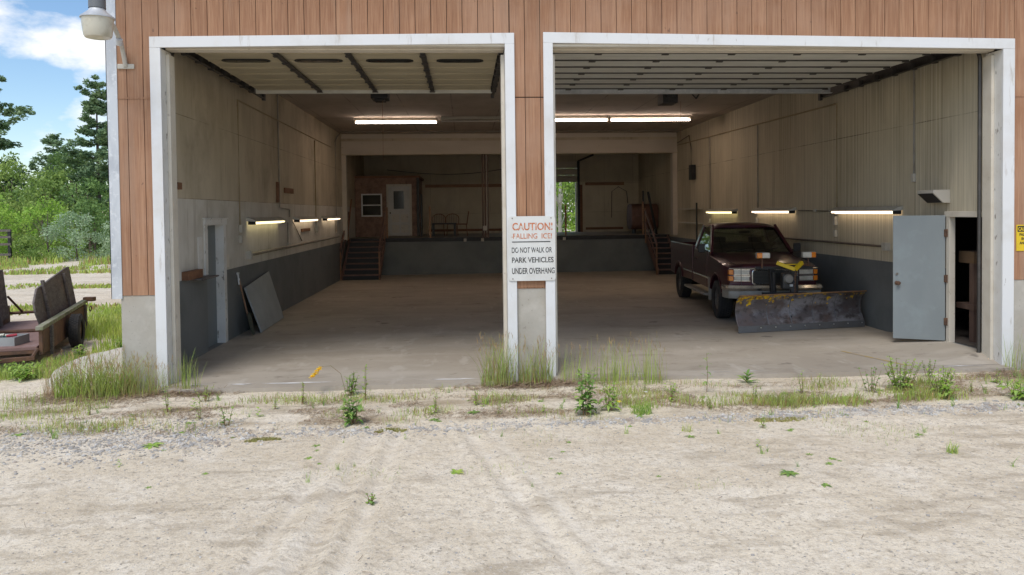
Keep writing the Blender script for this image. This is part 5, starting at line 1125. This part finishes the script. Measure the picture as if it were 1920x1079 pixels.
# straw and thatch
def straw(name, n, fn, l0, l1, m='straw', w_=.0022):
    Q = []; k = 0
    while k < n:
        q = fn()
        if q is None: continue
        x, y = q; k += 1; L_ = random.uniform(l0, l1); a = random.uniform(0, 6.28); z = gh(x, y)+random.uniform(.002, .012); dz = random.uniform(-.2, .35)*L_
        dx, dy = math.cos(a)*L_/2, math.sin(a)*L_/2; wx, wy = -math.sin(a)*w_, math.cos(a)*w_
        Q.append(((x-dx-wx, y-dy-wy, z), (x-dx+wx, y-dy+wy, z+.002), (x+dx+wx, y+dy+wy, z+max(0, dz)+.004), (x+dx-wx, y+dy-wy, z+max(0, dz)+.002)))
    return tag(np_mesh(name, Q, M[m]), kind='stuff')
def thatch_pt():
    c = random.choice([(-4.3,-.45,.65,.28),(-3.45,-.32,.38,.14),(.75,-.38,.75,.16),(7.2,-.5,.6,.25),(-4.9,-.35,.5,.3),(1.0,-.35,.5,.12)])
    return random.gauss(c[0], c[2]*.6), min(-.08, random.gauss(c[1], c[3]*.6))
straw('straw', 5200, thatch_pt, .04, .20)
def band2():
    x = random.uniform(-6, 7.6); y = random.choice([-1.0, -1.75, -1.35])+random.gauss(0, .17)+.03*x
    return (x, y) if mn.noise(Vector((x*1.1, y*2.6, 1))) > .02 else None
straw('straw', 12000, band2, .015, .075, w_=.0018)
def rare():
    return (random.uniform(-6, 8), random.uniform(-5.6, -2.4))
straw('straw', 260, rare, .02, .09, w_=.0014)
# short sparse grass in the churned strip
GM = [M['grass'], M['grass_lime'], M['grass_dry']]
def dn(x, y):
    e = math.exp(-((y+1.25-.03*x)/.62)**2); return e*max(0, mn.noise(Vector((x*1.2, y*1.9, 2)))*1.9-.02)
blades('ground_cover', 9000, (-6.2, 8.2, -2.3, -.35), .02, .095, GM, width=.0026, lean=.8, dens=dn, probs=(.30, .34, .36))
def dn2(x, y): return max(0, mn.noise(Vector((x*.9, y*1.3, 12)))*1.7-.42)
blades('ground_cover', 800, (-2, 8.2, -4.2, -2.3), .012, .045, GM, width=.0018, lean=.8, dens=dn2, probs=(.5, .25, .25))
def dn3(x, y): return max(0, mn.noise(Vector((x*.8, y*1.0, 8)))*2-.1)
blades('ground_cover', 1900, (-7.6, -4.2, -1.9, 1.0), .02, .10, GM, width=.003, lean=.7, dens=dn3, probs=(.4, .42, .18))
# lime verge behind the trailer and strips beyond the sandy track
blades('verge_grass', 6500, (-8.4, -4.62, 2.6, 8.6), .10, .30, [M['grass_lime'], M['grass']], width=.009, lean=.5, probs=(.8, .2), dens=lambda x, y: 0 if (x < -6.1 and y < 4.1) else 1 if x > -8.1+.0*y and not (-7.9 < x < -6.35 and y < 5.2 and (x+6.4) < -.28*(y-1.75)) else 0)
blades('verge_grass', 2400, (-7.6, -4.8, .75, 2.4), .04, .17, [M['grass_lime'], M['grass']], width=.007, lean=.6, dens=lambda x, y: 1 if (x > -6.3 or y < 1.3) and not (-5.75 < x < -4.6 and .3 < y < 2.3) else 0)
for (n_, reg, h0, h1) in ((1500, (-16, -8, 9.5, 6.0), .05, .14), (4500, (-24, -9, 21, 25.5), .06, .22), (9000, (-34, -10, 25.5, 33), .10, .45), (1800, (-20, -9, 14.5, 16.5), .03, .10)):
    blades('verge_grass', n_, reg, h0, h1, [M['grass_lime'], M['grass'], M['grass_dry']], width=.03, lean=.5, probs=(.6, .25, .15), dens=lambda x, y: max(0, .25+1.6*mn.noise(Vector((x*.35, y*.5, 4)))))
blades('verge_grass', 5000, (-4.6, 12, 22.8, 40), .1, .5, [M['grass_lime'], M['grass']], width=.03, lean=.5)
# moss patches on the gravel
def moss(x0, x1, yc, hw):
    blades('moss_patch', 900, (x0, x1, yc-hw, yc+hw), .006, .028, [M['moss']], width=.004, lean=.8, dens=lambda x, y: 1 if ((x-(x0+x1)/2)/((x1-x0)/2))**2+((y-yc)/hw)**2 < .55+1.3*mn.noise(Vector((x*4, y*12, 0))) else 0)
moss(2.9, 3.7, -2.22, .08); moss(-2.2, -1.75, -2.42, .06); moss(-1.0, -.6, -2.22, .03)

# ------------------------------------------------------------------ weeds and grasses, one thing each
class Leafy:
    def __init__(s): s.q = []; s.mi = []
    def leaf(s, b, az_, L_, w_, lift=.6, droop=.5, m=0, seg=3):
        c = Vector(b); d = Vector((math.cos(az_), math.sin(az_), 0)); sd = Vector((-math.sin(az_), math.cos(az_), 0)); pr = []
        for i in range(seg+1):
            t_ = i/seg; ww = w_*math.sin(math.pi*min(.97, .12+.85*t_))*.5 if i < seg else w_*.04
            p = c+d*(L_*t_*(1-.25*lift*t_))+Vector((0, 0, L_*(lift*t_-droop*t_*t_))); pr.append((p-sd*ww+Vector((0,0,ww*.25)), p+sd*ww+Vector((0,0,ww*.25))))
        for i in range(seg): s.q.append((pr[i][0].to_tuple(), pr[i][1].to_tuple(), pr[i+1][1].to_tuple(), pr[i+1][0].to_tuple())); s.mi.append(m)
    def blade(s, b, az_, h, lean, w_, m=0):
        p0 = Vector(b); d = Vector((math.cos(az_), math.sin(az_), 0)); sd = Vector((-math.sin(az_+.5), math.cos(az_+.5), 0)); pr = []
        for i in range(5):
            t_ = i/4; p = p0+d*(lean*h*t_**1.8)+Vector((0, 0, h*(t_-.22*lean*t_*t_))); ww = w_*(1-.85*t_**1.5)*.5; pr.append((p-sd*ww, p+sd*ww))
        for i in range(4): s.q.append((pr[i][0].to_tuple(), pr[i][1].to_tuple(), pr[i+1][1].to_tuple(), pr[i+1][0].to_tuple())); s.mi.append(m)
        return (pr[4][0]+pr[4][1])/2
def stemplant(name, label, x, y, h, mats, nst=1, nl=16, ll=.10, lw=.028, spread=.05, droop=.5, group=None, cat='weed', top=True, lean=0.0, leanaz=0.0):
    z = gh(x, y)-.005; t = thing(name, label, cat, (x, y, z), group=group); st = MB(); lf = Leafy()
    for s_ in range(nst):
        a = random.uniform(0, 6.28); sp = random.uniform(.2, 1)*spread if nst > 1 else 0; hh = h*random.uniform(.75, 1) if nst > 1 else h
        b0 = Vector((x+sp*.3*math.cos(a), y+sp*.3*math.sin(a), z)); tip = Vector((x+sp*math.cos(a)+lean*math.cos(leanaz), y+sp*math.sin(a)+lean*math.sin(leanaz), z+hh)); mid = (b0+tip)/2+Vector((random.uniform(-.01,.01), random.uniform(-.01,.01), 0))
        st.tube([b0, mid, tip], [.0045, .0035, .0018], 5)
        for k in range(nl):
            f = (k+.5)/nl; f = .06+.94*f; p = b0.lerp(tip, f); az_ = k*2.4+a+random.uniform(-.3, .3); sc_ = (1-.45*f)*random.uniform(.75, 1.15)
            lf.leaf(p, az_, 1.2*ll*sc_, 1.3*lw*sc_, random.uniform(.35, .9), droop*random.uniform(.6, 1.3), random.randrange(len(mats)))
    st.build('stem', M['stem'], t)
    np_mesh('foliage', lf.q, [M[m] for m in mats], parent=t, base=(x, y, z), mi=lf.mi).location = (0, 0, 0)
    return t
def rosette(name, label, x, y, r, mats, n=9, w_=.025, lift=.3, group=None, cat='weed'):
    z = gh(x, y); lf = Leafy()
    for k in range(n): lf.leaf((x, y, z), 6.28*k/n+random.uniform(-.25, .25), r*random.uniform(.7, 1.1), w_, lift*random.uniform(.5, 1.5), lift*.8, random.randrange(len(mats)))
    return tag(np_mesh(name, lf.q, [M[m] for m in mats], base=(x, y, z), mi=lf.mi), label, cat, group)
def tuft(name, label, x, y, rx, ry, n, h0, h1, mats, probs, lean=.35, w_=.006, group=None, cat='grass clump', seeds=False):
    z = -.06; lf = Leafy(); t = thing(name, label, cat, (x, y, z), group=group); sd_ = Leafy()
    for k in range(n):
        a = random.uniform(0, 6.28); rr = math.sqrt(random.random()); bx, by = x+rx*rr*math.cos(a), y+ry*rr*math.sin(a)
        az_ = random.uniform(0, 6.28); h = random.uniform(h0, h1)*(1-.25*rr)
        tipp = lf.blade((bx, by, gh(bx, by)-.01), az_, h, random.uniform(.05, 1)*lean, w_*random.uniform(.6, 1.2), random.choices(range(len(mats)), probs)[0])
        if seeds and h > h0+.45*(h1-h0) and random.random() < .4:
            for q in range(4): sd_.leaf(tipp-Vector((0, 0, .02*q)), random.uniform(0, 6.28), .035, .006, 1.4, .1)
    np_mesh('blades', lf.q, [M[m] for m in mats], parent=t, base=(x, y, z), mi=lf.mi).location = (0, 0, 0)
    if sd_.q: tag(np_mesh('seed_heads', sd_.q, M['grass_dry'], parent=t, base=(x, y, z)), kind='stuff').location = (0, 0, 0)
    return t
random.seed(21)
GR = ['grass', 'grass_lime', 'grass_dry']
tuft('grass_clump', 'tall green and straw-tipped grass clump at the left foot of the centre post', .42, -.30, .24, .15, 230, .12, .85, GR, (.5, .2, .3), .55, .009, seeds=True)
tuft('grass_clump', 'tall grass clump in front of the bare concrete of the centre post', .88, -.28, .24, .13, 210, .1, .72, GR, (.45, .2, .35), .55, .009, seeds=True)
tuft('grass_clump', 'thin upright grass at the right foot of the centre post', 1.35, -.25, .2, .12, 80, .25, .62, GR, (.6, .25, .15), .3, .005, seeds=True)
tuft('grass_clump', 'wide airy stand of tall thin grass before the right bay', 2.05, -.38, .58, .18, 260, .12, .80, GR, (.55, .35, .1), .4, .008, seeds=True)
tuft('grass_clump', 'grass clump inside the foot of the left bay frame', -3.52, -.20, .15, .09, 60, .3, .66, GR, (.5, .42, .08), .3, .008)
tuft('grass_clump', 'short grass hugging the foot of the left white frame', -3.76, -.14, .10, .06, 26, .18, .45, GR, (.5, .2, .3), .4, .007)
tuft('grass_clump', 'dense lime green grass clump against the left end of the concrete corner', -4.62, -.28, .50, .28, 900, .10, .72, GR, (.40, .42, .18), .75, .010, seeds=True)
tuft('grass_clump', 'thin tawny grass in front of the left concrete corner', -4.12, -.32, .34, .20, 420, .10, .62, GR, (.34, .22, .44), .65, .005, seeds=True)
tuft('grass_clump', 'rusty orange dry grass clump at the edge of the pale boulder', -5.08, -.20, .22, .12, 170, .25, .55, ['grass_dry'], (1,), .4, .006, seeds=True)
tuft('grass_clump', 'low scattered grass left of the lime green clump', -5.35, -.75, .45, .25, 170, .10, .30, GR, (.5, .35, .15), .6, .006)
tuft('grass_clump', 'leaning green blades at the foot of the right white frame', 7.42, -.22, .18, .10, 45, .2, .72, GR, (.6, .2, .2), .35, .007)
tuft('grass_clump', 'low dark green tangle spreading right of the right frame', 7.55, -.72, .55, .30, 420, .05, .22, ['weed_dark', 'grass', 'grass_dry'], (.6, .25, .15), .8, .008)
stemplant('leafy_weed', 'broad-leaved green weed at the gravel line below the left bay', -1.20, -1.92, .30, ['weed', 'weed_dark'], 9, 8, .13, .042, .13, .6)
stemplant('leafy_weed', 'bushy narrow-leaved weed on the slab edge of the left bay', -1.45, -.60, .30, ['weed_dark', 'weed'], 8, 11, .10, .024, .13, .6)
stemplant('leafy_weed', 'tall pale stem with light feathery leaves between the two left bay weeds', -1.22, -.85, .46, ['weed_lime', 'weed'], 2, 14, .10, .02, .05, .5)
fl_ = thing('flowering_weed', 'arching weed tipped with a drooping yellow flower cluster in the left bay', 'flower', (-1.50, -.52, gh(-1.5, -.52)))
t = MB(); t.tube([(-1.50,-.52,-.06),(-1.56,-.52,.2),(-1.68,-.52,.30),(-1.82,-.52,.29)], .003, 5); t.build('stem', M['stem'], fl_)
lf = Leafy()
for k in range(120): f = random.random(); lf.leaf((-1.80-.12*f+random.gauss(0,.008), -.52+random.gauss(0,.012), .285-.13*f+random.gauss(0,.008)), random.uniform(0,6.28), .032, .024, .3, .3)
np_mesh('petals', lf.q, M['petal'], parent=fl_, base=tuple(fl_.location)).location = (0,0,0)
stemplant('leafy_weed', 'largest broad-leaved weed, at the gravel line right of the centre post', 1.28, -1.86, .52, ['weed', 'weed_dark'], 8, 11, .15, .05, .16, .65)
stemplant('leafy_weed', 'medium weed with a small yellow flower beside the largest weed', 1.58, -1.72, .34, ['weed', 'weed_lime'], 6, 9, .12, .034, .10, .6)
rosette('yellow_flower', 'small yellow flower low on the medium weed at the gravel line', 1.64, -1.93, .035, ['petal_lemon'], 12, .016, .5, cat='flower').location.z += .16
tuft('grass_clump', 'bright green grass tuft on the gravel right of the largest weed', 1.90, -1.86, .12, .08, 120, .08, .22, ['weed', 'grass_lime'], (.7, .3), .9, .009)
rosette('white_flower', 'small white flower beside the bright green grass tuft', 1.98, -1.72, .03, ['petal_white'], 12, .016, .5, cat='flower').location.z += .2
stemplant('leafy_weed', 'upright rosette weed alone on the slab edge of the right bay', 3.58, -.52, .12, ['weed_dark', 'weed'], 1, 14, .17, .04, .0, .45)
stemplant('leafy_weed', 'tall single-stemmed weed before the middle of the right bay', 2.92, -.95, .48, ['weed', 'weed_dark'], 1, 12, .14, .02, .0, .6)
stemplant('leafy_weed', 'big lime green feathery weed before the grey door bay', 5.25, -1.15, .42, ['weed_lime', 'weed'], 16, 12, .09, .03, .26, .5)
stemplant('leafy_weed', 'lime green weed just right of the big feathery one', 5.62, -1.35, .34, ['weed_lime'], 12, 10, .09, .03, .20, .5)
stemplant('leafy_weed', 'dark round-leaved weed on thin stems left of the big feathery one', 4.88, -1.15, .36, ['weed_dark'], 6, 6, .05, .034, .2, .3)
stemplant('leafy_weed', 'low leafy weed under the lime green weeds at the gravel line', 5.5, -1.62, .2, ['weed', 'weed_lime'], 8, 7, .11, .035, .14, .6)
stemplant('leafy_weed', 'small dark weed on the slab edge near the right frame', 6.05, -.42, .26, ['weed_dark'], 4, 7, .055, .032, .10, .4)
stemplant('leafy_weed', 'leafy lime weed at the right edge of the yard', 6.35, -1.75, .24, ['weed_lime', 'weed'], 14, 8, .12, .04, .26, .7)
stemplant('leafy_weed', 'slim weed before the left white frame', -3.38, -1.25, .40, ['weed', 'weed_lime'], 2, 16, .07, .018, .03, .6)
stemplant('leafy_weed', 'small dark weed standing on the straw line below the left bay', -2.55, -1.85, .22, ['weed_dark', 'weed'], 3, 7, .06, .03, .07, .5)
stemplant('leafy_weed', 'feathery light weed near the foot of the left bay grass', -3.15, -.72, .20, ['weed_lime', 'weed'], 6, 9, .06, .014, .12, .5)
stemplant('leafy_weed', 'pale thin weed before the slab edge left of the yellow flower', -1.95, -.95, .28, ['weed_lime'], 3, 8, .06, .014, .06, .4)
stemplant('leafy_weed', 'small three-stemmed weed alone in the open sand below the left bay', -.76, -4.2, .10, ['weed_dark', 'weed'], 4, 7, .035, .018, .06, .4)
rosette('flat_weed', 'largest flat rosette weed in the open sand below the right bay', 2.67, -3.9, .11, ['weed_dark', 'weed'], 9, .03, .25)
rosette('flat_weed', 'yellow-green flat weed in the sand left of the wheel ruts', -.10, -3.55, .09, ['grass_lime', 'weed_lime'], 9, .03, .25)
rosette('flat_weed', 'flat green weed on the gravel below the left frame', -3.05, -2.52, .13, ['weed', 'weed_lime'], 9, .035, .25)
tuft('grass_clump', 'tuft of long bent blades on the sand at the right', 4.38, -3.45, .05, .04, 34, .08, .16, ['weed', 'grass_lime'], (.7, .3), .9, .009)
tuft('grass_clump', 'small grass tuft under the straw line at the middle of the right bay', 2.2, -2.55, .05, .04, 34, .06, .15, ['grass', 'grass_lime'], (.5, .5), .6, .006)
blades('ground_cover', 3200, (1.4, 8.0, -2.15, -.75), .04, .15, GM, width=.0032, lean=.8, dens=lambda x, y: max(0, mn.noise(Vector((x*1.5, y*2.2, 22)))*2.2-.35), probs=(.42, .33, .25))
pa = stemplant('thin_weed', 'thin upright weed on the scruffy strip before the bays', 2.35, -1.45, .26, ['weed', 'weed_lime'], 3, 9, .07, .018, .06, .5, group='thin weeds on the scruffy strip')
pb = stemplant('thin_weed', 'thin upright weed on the scruffy strip before the bays', 4.05, -1.1, .30, ['weed_lime', 'weed'], 2, 11, .06, .02, .05, .5, group='thin weeds on the scruffy strip')
for k, (x, y) in enumerate(((2.7, -1.75), (3.3, -1.5), (3.9, -1.75), (4.5, -1.55), (4.4, -.8), (6.0, -1.35), (6.6, -.95), (.1, -1.3), (.35, -1.75), (-.35, -1.6), (-2.9, -1.6), (-2.2, -1.2), (-4.2, -1.3), (3.0, -2.5), (2.15, -.95), (6.9, -1.5))):
    c = copy_tree(pa if k % 2 else pb); sc_ = random.uniform(.55, 1.05); c.location = (x, y, gh(x, y)-.005); c.rotation_euler = (0, 0, random.uniform(0, 6.28)); c.scale = (sc_,)*3
# plants round the trailer
for (x, y, h, n_, lb) in ((-6.72, .95, .34, 14, 'broad lime green plant at the left edge before the trailer'), (-6.05, .75, .22, 12, 'low bushy lime green plant before the trailer tail bar'), (-6.35, 1.15, .2, 8, 'small leafy plant under the trailer tail bar'),
        (-6.95, 1.25, .42, 10, 'tallest leafy plant leaning against the trailer crate'), (-5.95, 2.1, .25, 9, 'green leafy plant beside the trailer side board foot'), (-5.62, 2.75, .24, 9, 'leafy plant in front of the trailer tyre')):
    stemplant('leafy_plant', lb, x, y, h, ['weed', 'weed_lime'], n_, 10, .13, .034, .22, .6, cat='plant')
# scattered small weeds: six prototypes, copied
protos = []
random.seed(5)
for k in range(6):
    lf = Leafy()
    if k < 3:
        for j in range(5+2*k): lf.leaf((0,0,0), 6.28*j/(5+2*k)+random.uniform(-.3,.3), random.uniform(.03,.055), .014, .35, .3, random.randrange(2))
    elif k < 5:
        for j in range(9): lf.blade((random.uniform(-.015,.015), random.uniform(-.015,.015), -.003), random.uniform(0,6.28), random.uniform(.04,.10), .6, .004, random.randrange(2))
    else:
        for j in range(8): lf.leaf((0,0,.008*j), j*2.4, .04*(1-.07*j), .014, .6, .5, random.randrange(2))
    protos.append(np_mesh('small_weed', lf.q, [M['weed'], M['weed_lime' if k % 2 else 'weed_dark']], mi=lf.mi))
spots = []
while len(spots) < 130:
    r_ = random.random()
    if r_ < .62: x, y = random.uniform(-4.6, 7.4), random.gauss(-1.35, .42)
    elif r_ < .84: x, y = random.uniform(1.2, 6.6), random.uniform(-4.2, -2.3)
    else: x, y = random.uniform(-3.6, 1), random.uniform(-4.0, -2.3)
    if y > -.4 or y < -5: continue
    spots.append((x, y))
for k, (x, y) in enumerate(spots):
    o = protos[k] if k < 6 else protos[random.randrange(6)].copy()
    if k >= 6: C.objects.link(o)
    sc_ = random.uniform(.6, 1.5)*(1.5 if y > -2.2 else .9); o.location = (x, y, gh(x, y)); o.rotation_euler = (0, 0, random.uniform(0, 6.28)); o.scale = (sc_, sc_, sc_)
    tag(o, 'small green weed sprouting from the sandy yard before the garage', 'weed', 'small weeds scattered over the sandy yard')

# ------------------------------------------------------------------ trees and shrubs
def leafcloud(centres, per, size, flat=.0):
    Q = []
    for (c, r) in centres:
        n = int(per*r*r) if per > 0 else -per
        d = rng.normal(size=(n, 3)); d /= np.linalg.norm(d, axis=1)[:, None]; rad = r*rng.random((n, 1))**.45
        p = np.array(c)+d*rad*np.array([1, 1, .75])
        a = rng.normal(size=(n, 3)); a /= np.linalg.norm(a, axis=1)[:, None]; b = np.cross(a, rng.normal(size=(n, 3))); b /= np.linalg.norm(b, axis=1)[:, None]
        if flat: a[:, 2] *= (1-flat); b[:, 2] *= (1-flat)
        s_ = size*rng.uniform(.6, 1.3, (n, 1)); a = a*s_; b = b*s_*.55
        Q.append(np.stack([p-a, p+b*.9, p+a, p-b*.9], 1))
    return np.concatenate(Q)
def tree(name, label, x, y, h, r, m, trunk='bark', per=150, size=.13, nc=34, low=.15, cat='tree', group=None, seed=0, lim=9):
    random.seed(seed*7+1); z = gh(x, y)-.05; t = thing(name, label, cat, (x, y, z), group=group); cs = []
    for k in range(nc):
        u_ = random.uniform(low, 1); a = random.uniform(0, 6.28); prof_ = math.sin(math.pi*min(1, .16+.84*(u_-low)/(1-low)*.93))**.7
        rr = r*prof_*math.sqrt(random.uniform(.1, 1)); cs.append(((x+rr*math.cos(a), y+rr*math.sin(a), z+h*u_*.96), r*random.uniform(.2, .40)))
    tb = MB(); th = h*.8; tb.tube([(x, y, z), (x+.05*h*random.uniform(-.5,.5), y, z+th*.5), (x+.06*h*random.uniform(-.5,.5), y, z+th)], [h*.018, h*.012, h*.003], 8)
    for k in range(min(lim, nc)):
        c_ = cs[k*nc//min(lim, nc)][0]; z0_ = z+max(.1*h, (c_[2]-z)*.55); tb.tube([(x, y, z0_), ((x+c_[0])/2, (y+c_[1])/2, (z0_+c_[2])/2+.03*h), c_], [h*.006, h*.004, h*.0015], 5)
    tb.build('trunk', M[trunk], t)
    np_mesh('crown', leafcloud(cs, per, size), M[m], parent=t, base=(x, y, z)).location = (0, 0, 0)
    return t
def pine(label, x, y, h, r, seed=0, size=.16, low=.12, dens=1.0):
    random.seed(seed+50); z = gh(x, y)-.05; t = thing('pine_tree', label, 'pine', (x, y, z)); tb = MB(); tb.tube([(x, y, z), (x, y, z+h*.95)], [h*.018, .012], 8); Q = [leafcloud([((x, y, z+h*.97), .22), ((x, y, z+h*.92), .28)], -45, size, .2)]
    lv = low*h
    while lv < h*.99:
        f = lv/h; L0 = r*(1-f)**.7*random.uniform(.55, 1.25)+.15
        nb = random.randint(3, 6); a0 = random.uniform(0, 6.28)
        for b_ in range(nb):
            L_ = L0*random.uniform(.55, 1.12); a = a0+6.28*b_/nb+random.uniform(-.3, .3); rise = L_*random.uniform(.12, .48)*(1 if f > .3 else .3)
            p0 = Vector((x, y, z+lv)); p2 = p0+Vector((math.cos(a)*L_, math.sin(a)*L_, rise)); p1 = p0.lerp(p2, .55)-Vector((0, 0, .12*L_)); tb.tube([p0, p1, p2], [.012+.008*L_, .012, .005], 4)
            k = max(3, int(L_/.15))
            for j in range(k):
                fr_ = .22+.78*(j+.5)/k; c = (p0.lerp(p1, fr_/.55) if fr_ < .55 else p1.lerp(p2, (fr_-.55)/.45))+Vector((random.gauss(0, .13*L_*fr_), random.gauss(0, .13*L_*fr_), random.gauss(.05, .07)))
                Q.append(leafcloud([(c.to_tuple(), random.uniform(.18, .36))], -int(27*dens), size, .4)*np.array([1, 1, 1]))
        lv += random.uniform(.38, .95)*(h/11)
    tb.build('trunk', M['bark'], t); q = np.concatenate(Q); np_mesh('crown', q, M['needle'], parent=t, base=(x, y, z)).location = (0, 0, 0)
    return t
pine('tall pine with layered open branches beside the garage corner', -25.0, 44, 12.2, 3.9, 1)
pine('tall pine cut by the left edge of the photo', -33.4, 45, 13.8, 5.6, 2)
pine('small distant pine peeking between the two tall pines', -37.2, 62, 10.0, 2.6, 3)
pine('slim pine standing behind the silvery bush', -21.6, 47, 8.5, 2.6, 7)
TG = 'broadleaf trees at the edge of the yard'
for k, (x, y, h, r, m, lb) in enumerate((
    (-29.6, 42, 6.4, 2.5, 'leaf_mid', 'mid green tree in the middle gap between the two tall pines'), (-32.5, 44, 6.3, 2.3, 'leaf_lime', 'yellow-green tree just right of the left pine'), (-26.4, 40, 5.2, 2.2, 'leaf_mid', 'rounded mid green tree left of the garage corner pine'),
    (-27.8, 46, 7.2, 2.4, 'leaf_deep', 'taller deep green tree behind the middle gap'), (-23.3, 39, 4.6, 2.0, 'leaf_deep', 'deep green tree above the silvery bush'), (-24.0, 41, 3.6, 1.8, 'leaf_mid', 'low tree between the silvery bush and the tall pine'),
    (-34.5, 41, 5.0, 2.4, 'leaf_mid', 'mid green tree at the left edge under the pine'), (-20.0, 40, 5.4, 2.6, 'leaf_mid', 'tree just hidden by the garage corner'), (-38.0, 42, 6.6, 2.8, 'leaf_deep', 'deep green tree far at the left edge'), (-30.5, 52, 7.4, 2.8, 'leaf_deep', 'deep green tree in the rear row of the gap'), (-21.5, 52, 7.2, 3.2, 'leaf_mid', 'tree in the rear row behind the slim pine'))):
    tree('broadleaf_tree', lb, x, y, h, r, m, per=190, size=.12, nc=38, seed=k, group=TG, low=.05)
SG = 'shrubs along the edge of the yard'
for k, (x, y, h, r, m, lb, sz) in enumerate((
    (-19.9, 30.5, 2.45, 1.55, 'leaf_silver', 'silvery green willow bush left of the garage corner', .06), (-18.0, 31.0, 2.1, 1.5, 'leaf_silver', 'silvery bush partly hidden by the garage corner', .06), (-22.0, 31.8, 3.3, 1.5, 'leaf_lime', 'bright yellow-green shrub left of the silvery bush', .09),
    (-25.2, 32.5, 3.6, 1.7, 'leaf_lime', 'yellow-green shrub at the left edge behind the timber rack', .09), (-21.3, 29.0, 1.3, 1.1, 'leaf_mid', 'low mid green shrub beside the timber rack', .07), (-20.9, 34.5, 3.0, 1.6, 'leaf_deep', 'dark green shrub behind the silvery bush', .09),
    (-23.4, 34.0, 3.4, 1.6, 'leaf_mid', 'mid green shrub between the yellow-green shrubs', .09), (-17.5, 35.0, 3.4, 2.0, 'leaf_mid', 'shrub hidden behind the garage corner', .09), (-27.5, 35.0, 3.8, 2.0, 'leaf_mid', 'shrub beyond the left edge of the photo', .09))):
    tree('shrub', lb, x, y, h, r, m, per=520 if sz < .08 else 330, size=sz, nc=30, seed=30+k, group=SG, low=-.02, cat='shrub', lim=12)
for k, (x, y, h, r, m, tr_, lb) in enumerate((
    (5.2, 31.5, 7.5, 2.2, 'leaf_lime', 'bark_pale', 'pale-trunked tree seen through the raised rear door'), (7.2, 34, 8, 2.6, 'leaf_mid', 'bark', 'mid green tree right in the rear door view'), (3.4, 33, 8, 2.6, 'leaf_mid', 'bark', 'mid green tree left in the rear door view'), (5.8, 38, 9, 3.2, 'leaf_deep', 'bark', 'deep green tree farthest in the rear door view'), (8.8, 38, 8, 3.0, 'leaf_mid', 'bark', 'green tree at the right limit of the rear door view'), (1.5, 37, 8, 3.0, 'leaf_deep', 'bark', 'deep green tree hidden left of the rear door'))):
    tree('broadleaf_tree', lb, x, y, h, r, m, tr_, per=120, size=.13, nc=34, seed=60+k, low=.1)
tag(np_mesh('far_woods', leafcloud([((random.uniform(-95, -12), random.uniform(56, 80), random.uniform(.3, 5.2)), random.uniform(1.5, 2.6)) for _ in range(260)], 34, .26), M['leaf_deep']), kind='stuff')
# dark timber rack by the bushes
rk = thing('timber_rack', 'dark weathered timber rack half hidden by bushes at the left edge', 'rack', (-22.9, 28.6, 0))
for x in (-24.0, -23.0, -22.15):
    t = MB(); t.box(x-.06, x+.06, 28.55, 28.67, -.08, 1.62); t.build('post', M['black'], rk)
for z in (.35, .85, 1.2, 1.52):
    t = MB(); t.box(-24.1, -22.05, 28.50, 28.549, z, z+.11); t.build('rail', M['wood_weather'], rk)

# ------------------------------------------------------------------ one object per separate piece where a mesh holds look-alikes
def split_loose(o):
    bm = bmesh.new(); bm.from_mesh(o.data); bm.verts.ensure_lookup_table(); seen = set(); groups = []
    for v in bm.verts:
        if v.index in seen: continue
        st_ = [v]; seen.add(v.index); g_ = []
        while st_:
            a = st_.pop(); g_.append(a.index)
            for e in a.link_edges:
                b_ = e.other_vert(a)
                if b_.index not in seen: seen.add(b_.index); st_.append(b_)
        groups.append(set(g_))
    bm.free()
    for g_ in groups[1:]:
        c = o.copy(); c.data = o.data.copy(); C.objects.link(c); b = bmesh.new(); b.from_mesh(c.data); b.verts.ensure_lookup_table()
        bmesh.ops.delete(b, geom=[v for v in b.verts if v.index not in g_], context='VERTS'); b.to_mesh(c.data); b.free()
    b = bmesh.new(); b.from_mesh(o.data); b.verts.ensure_lookup_table()
    bmesh.ops.delete(b, geom=[v for v in b.verts if v.index not in groups[0]], context='VERTS'); b.to_mesh(o.data); b.free()
for o in list(S.objects):
    if o.type == 'MESH' and o.name.split('.')[0] in ('foundation', 'jamb', 'door_stop', 'wiper', 'hood_seam', 'steel_column', 'bolts', 'flashing', 'hinge_row', 'shelf', 'salt_stain') and not o.children: split_loose(o)
for o in list(S.objects):
    for a, b in (('bolts', 'bolt'), ('hinge_row', 'hinge'), ('pillars', 'cab_pillars')):
        if o.name.split('.')[0] == a: o.name = b
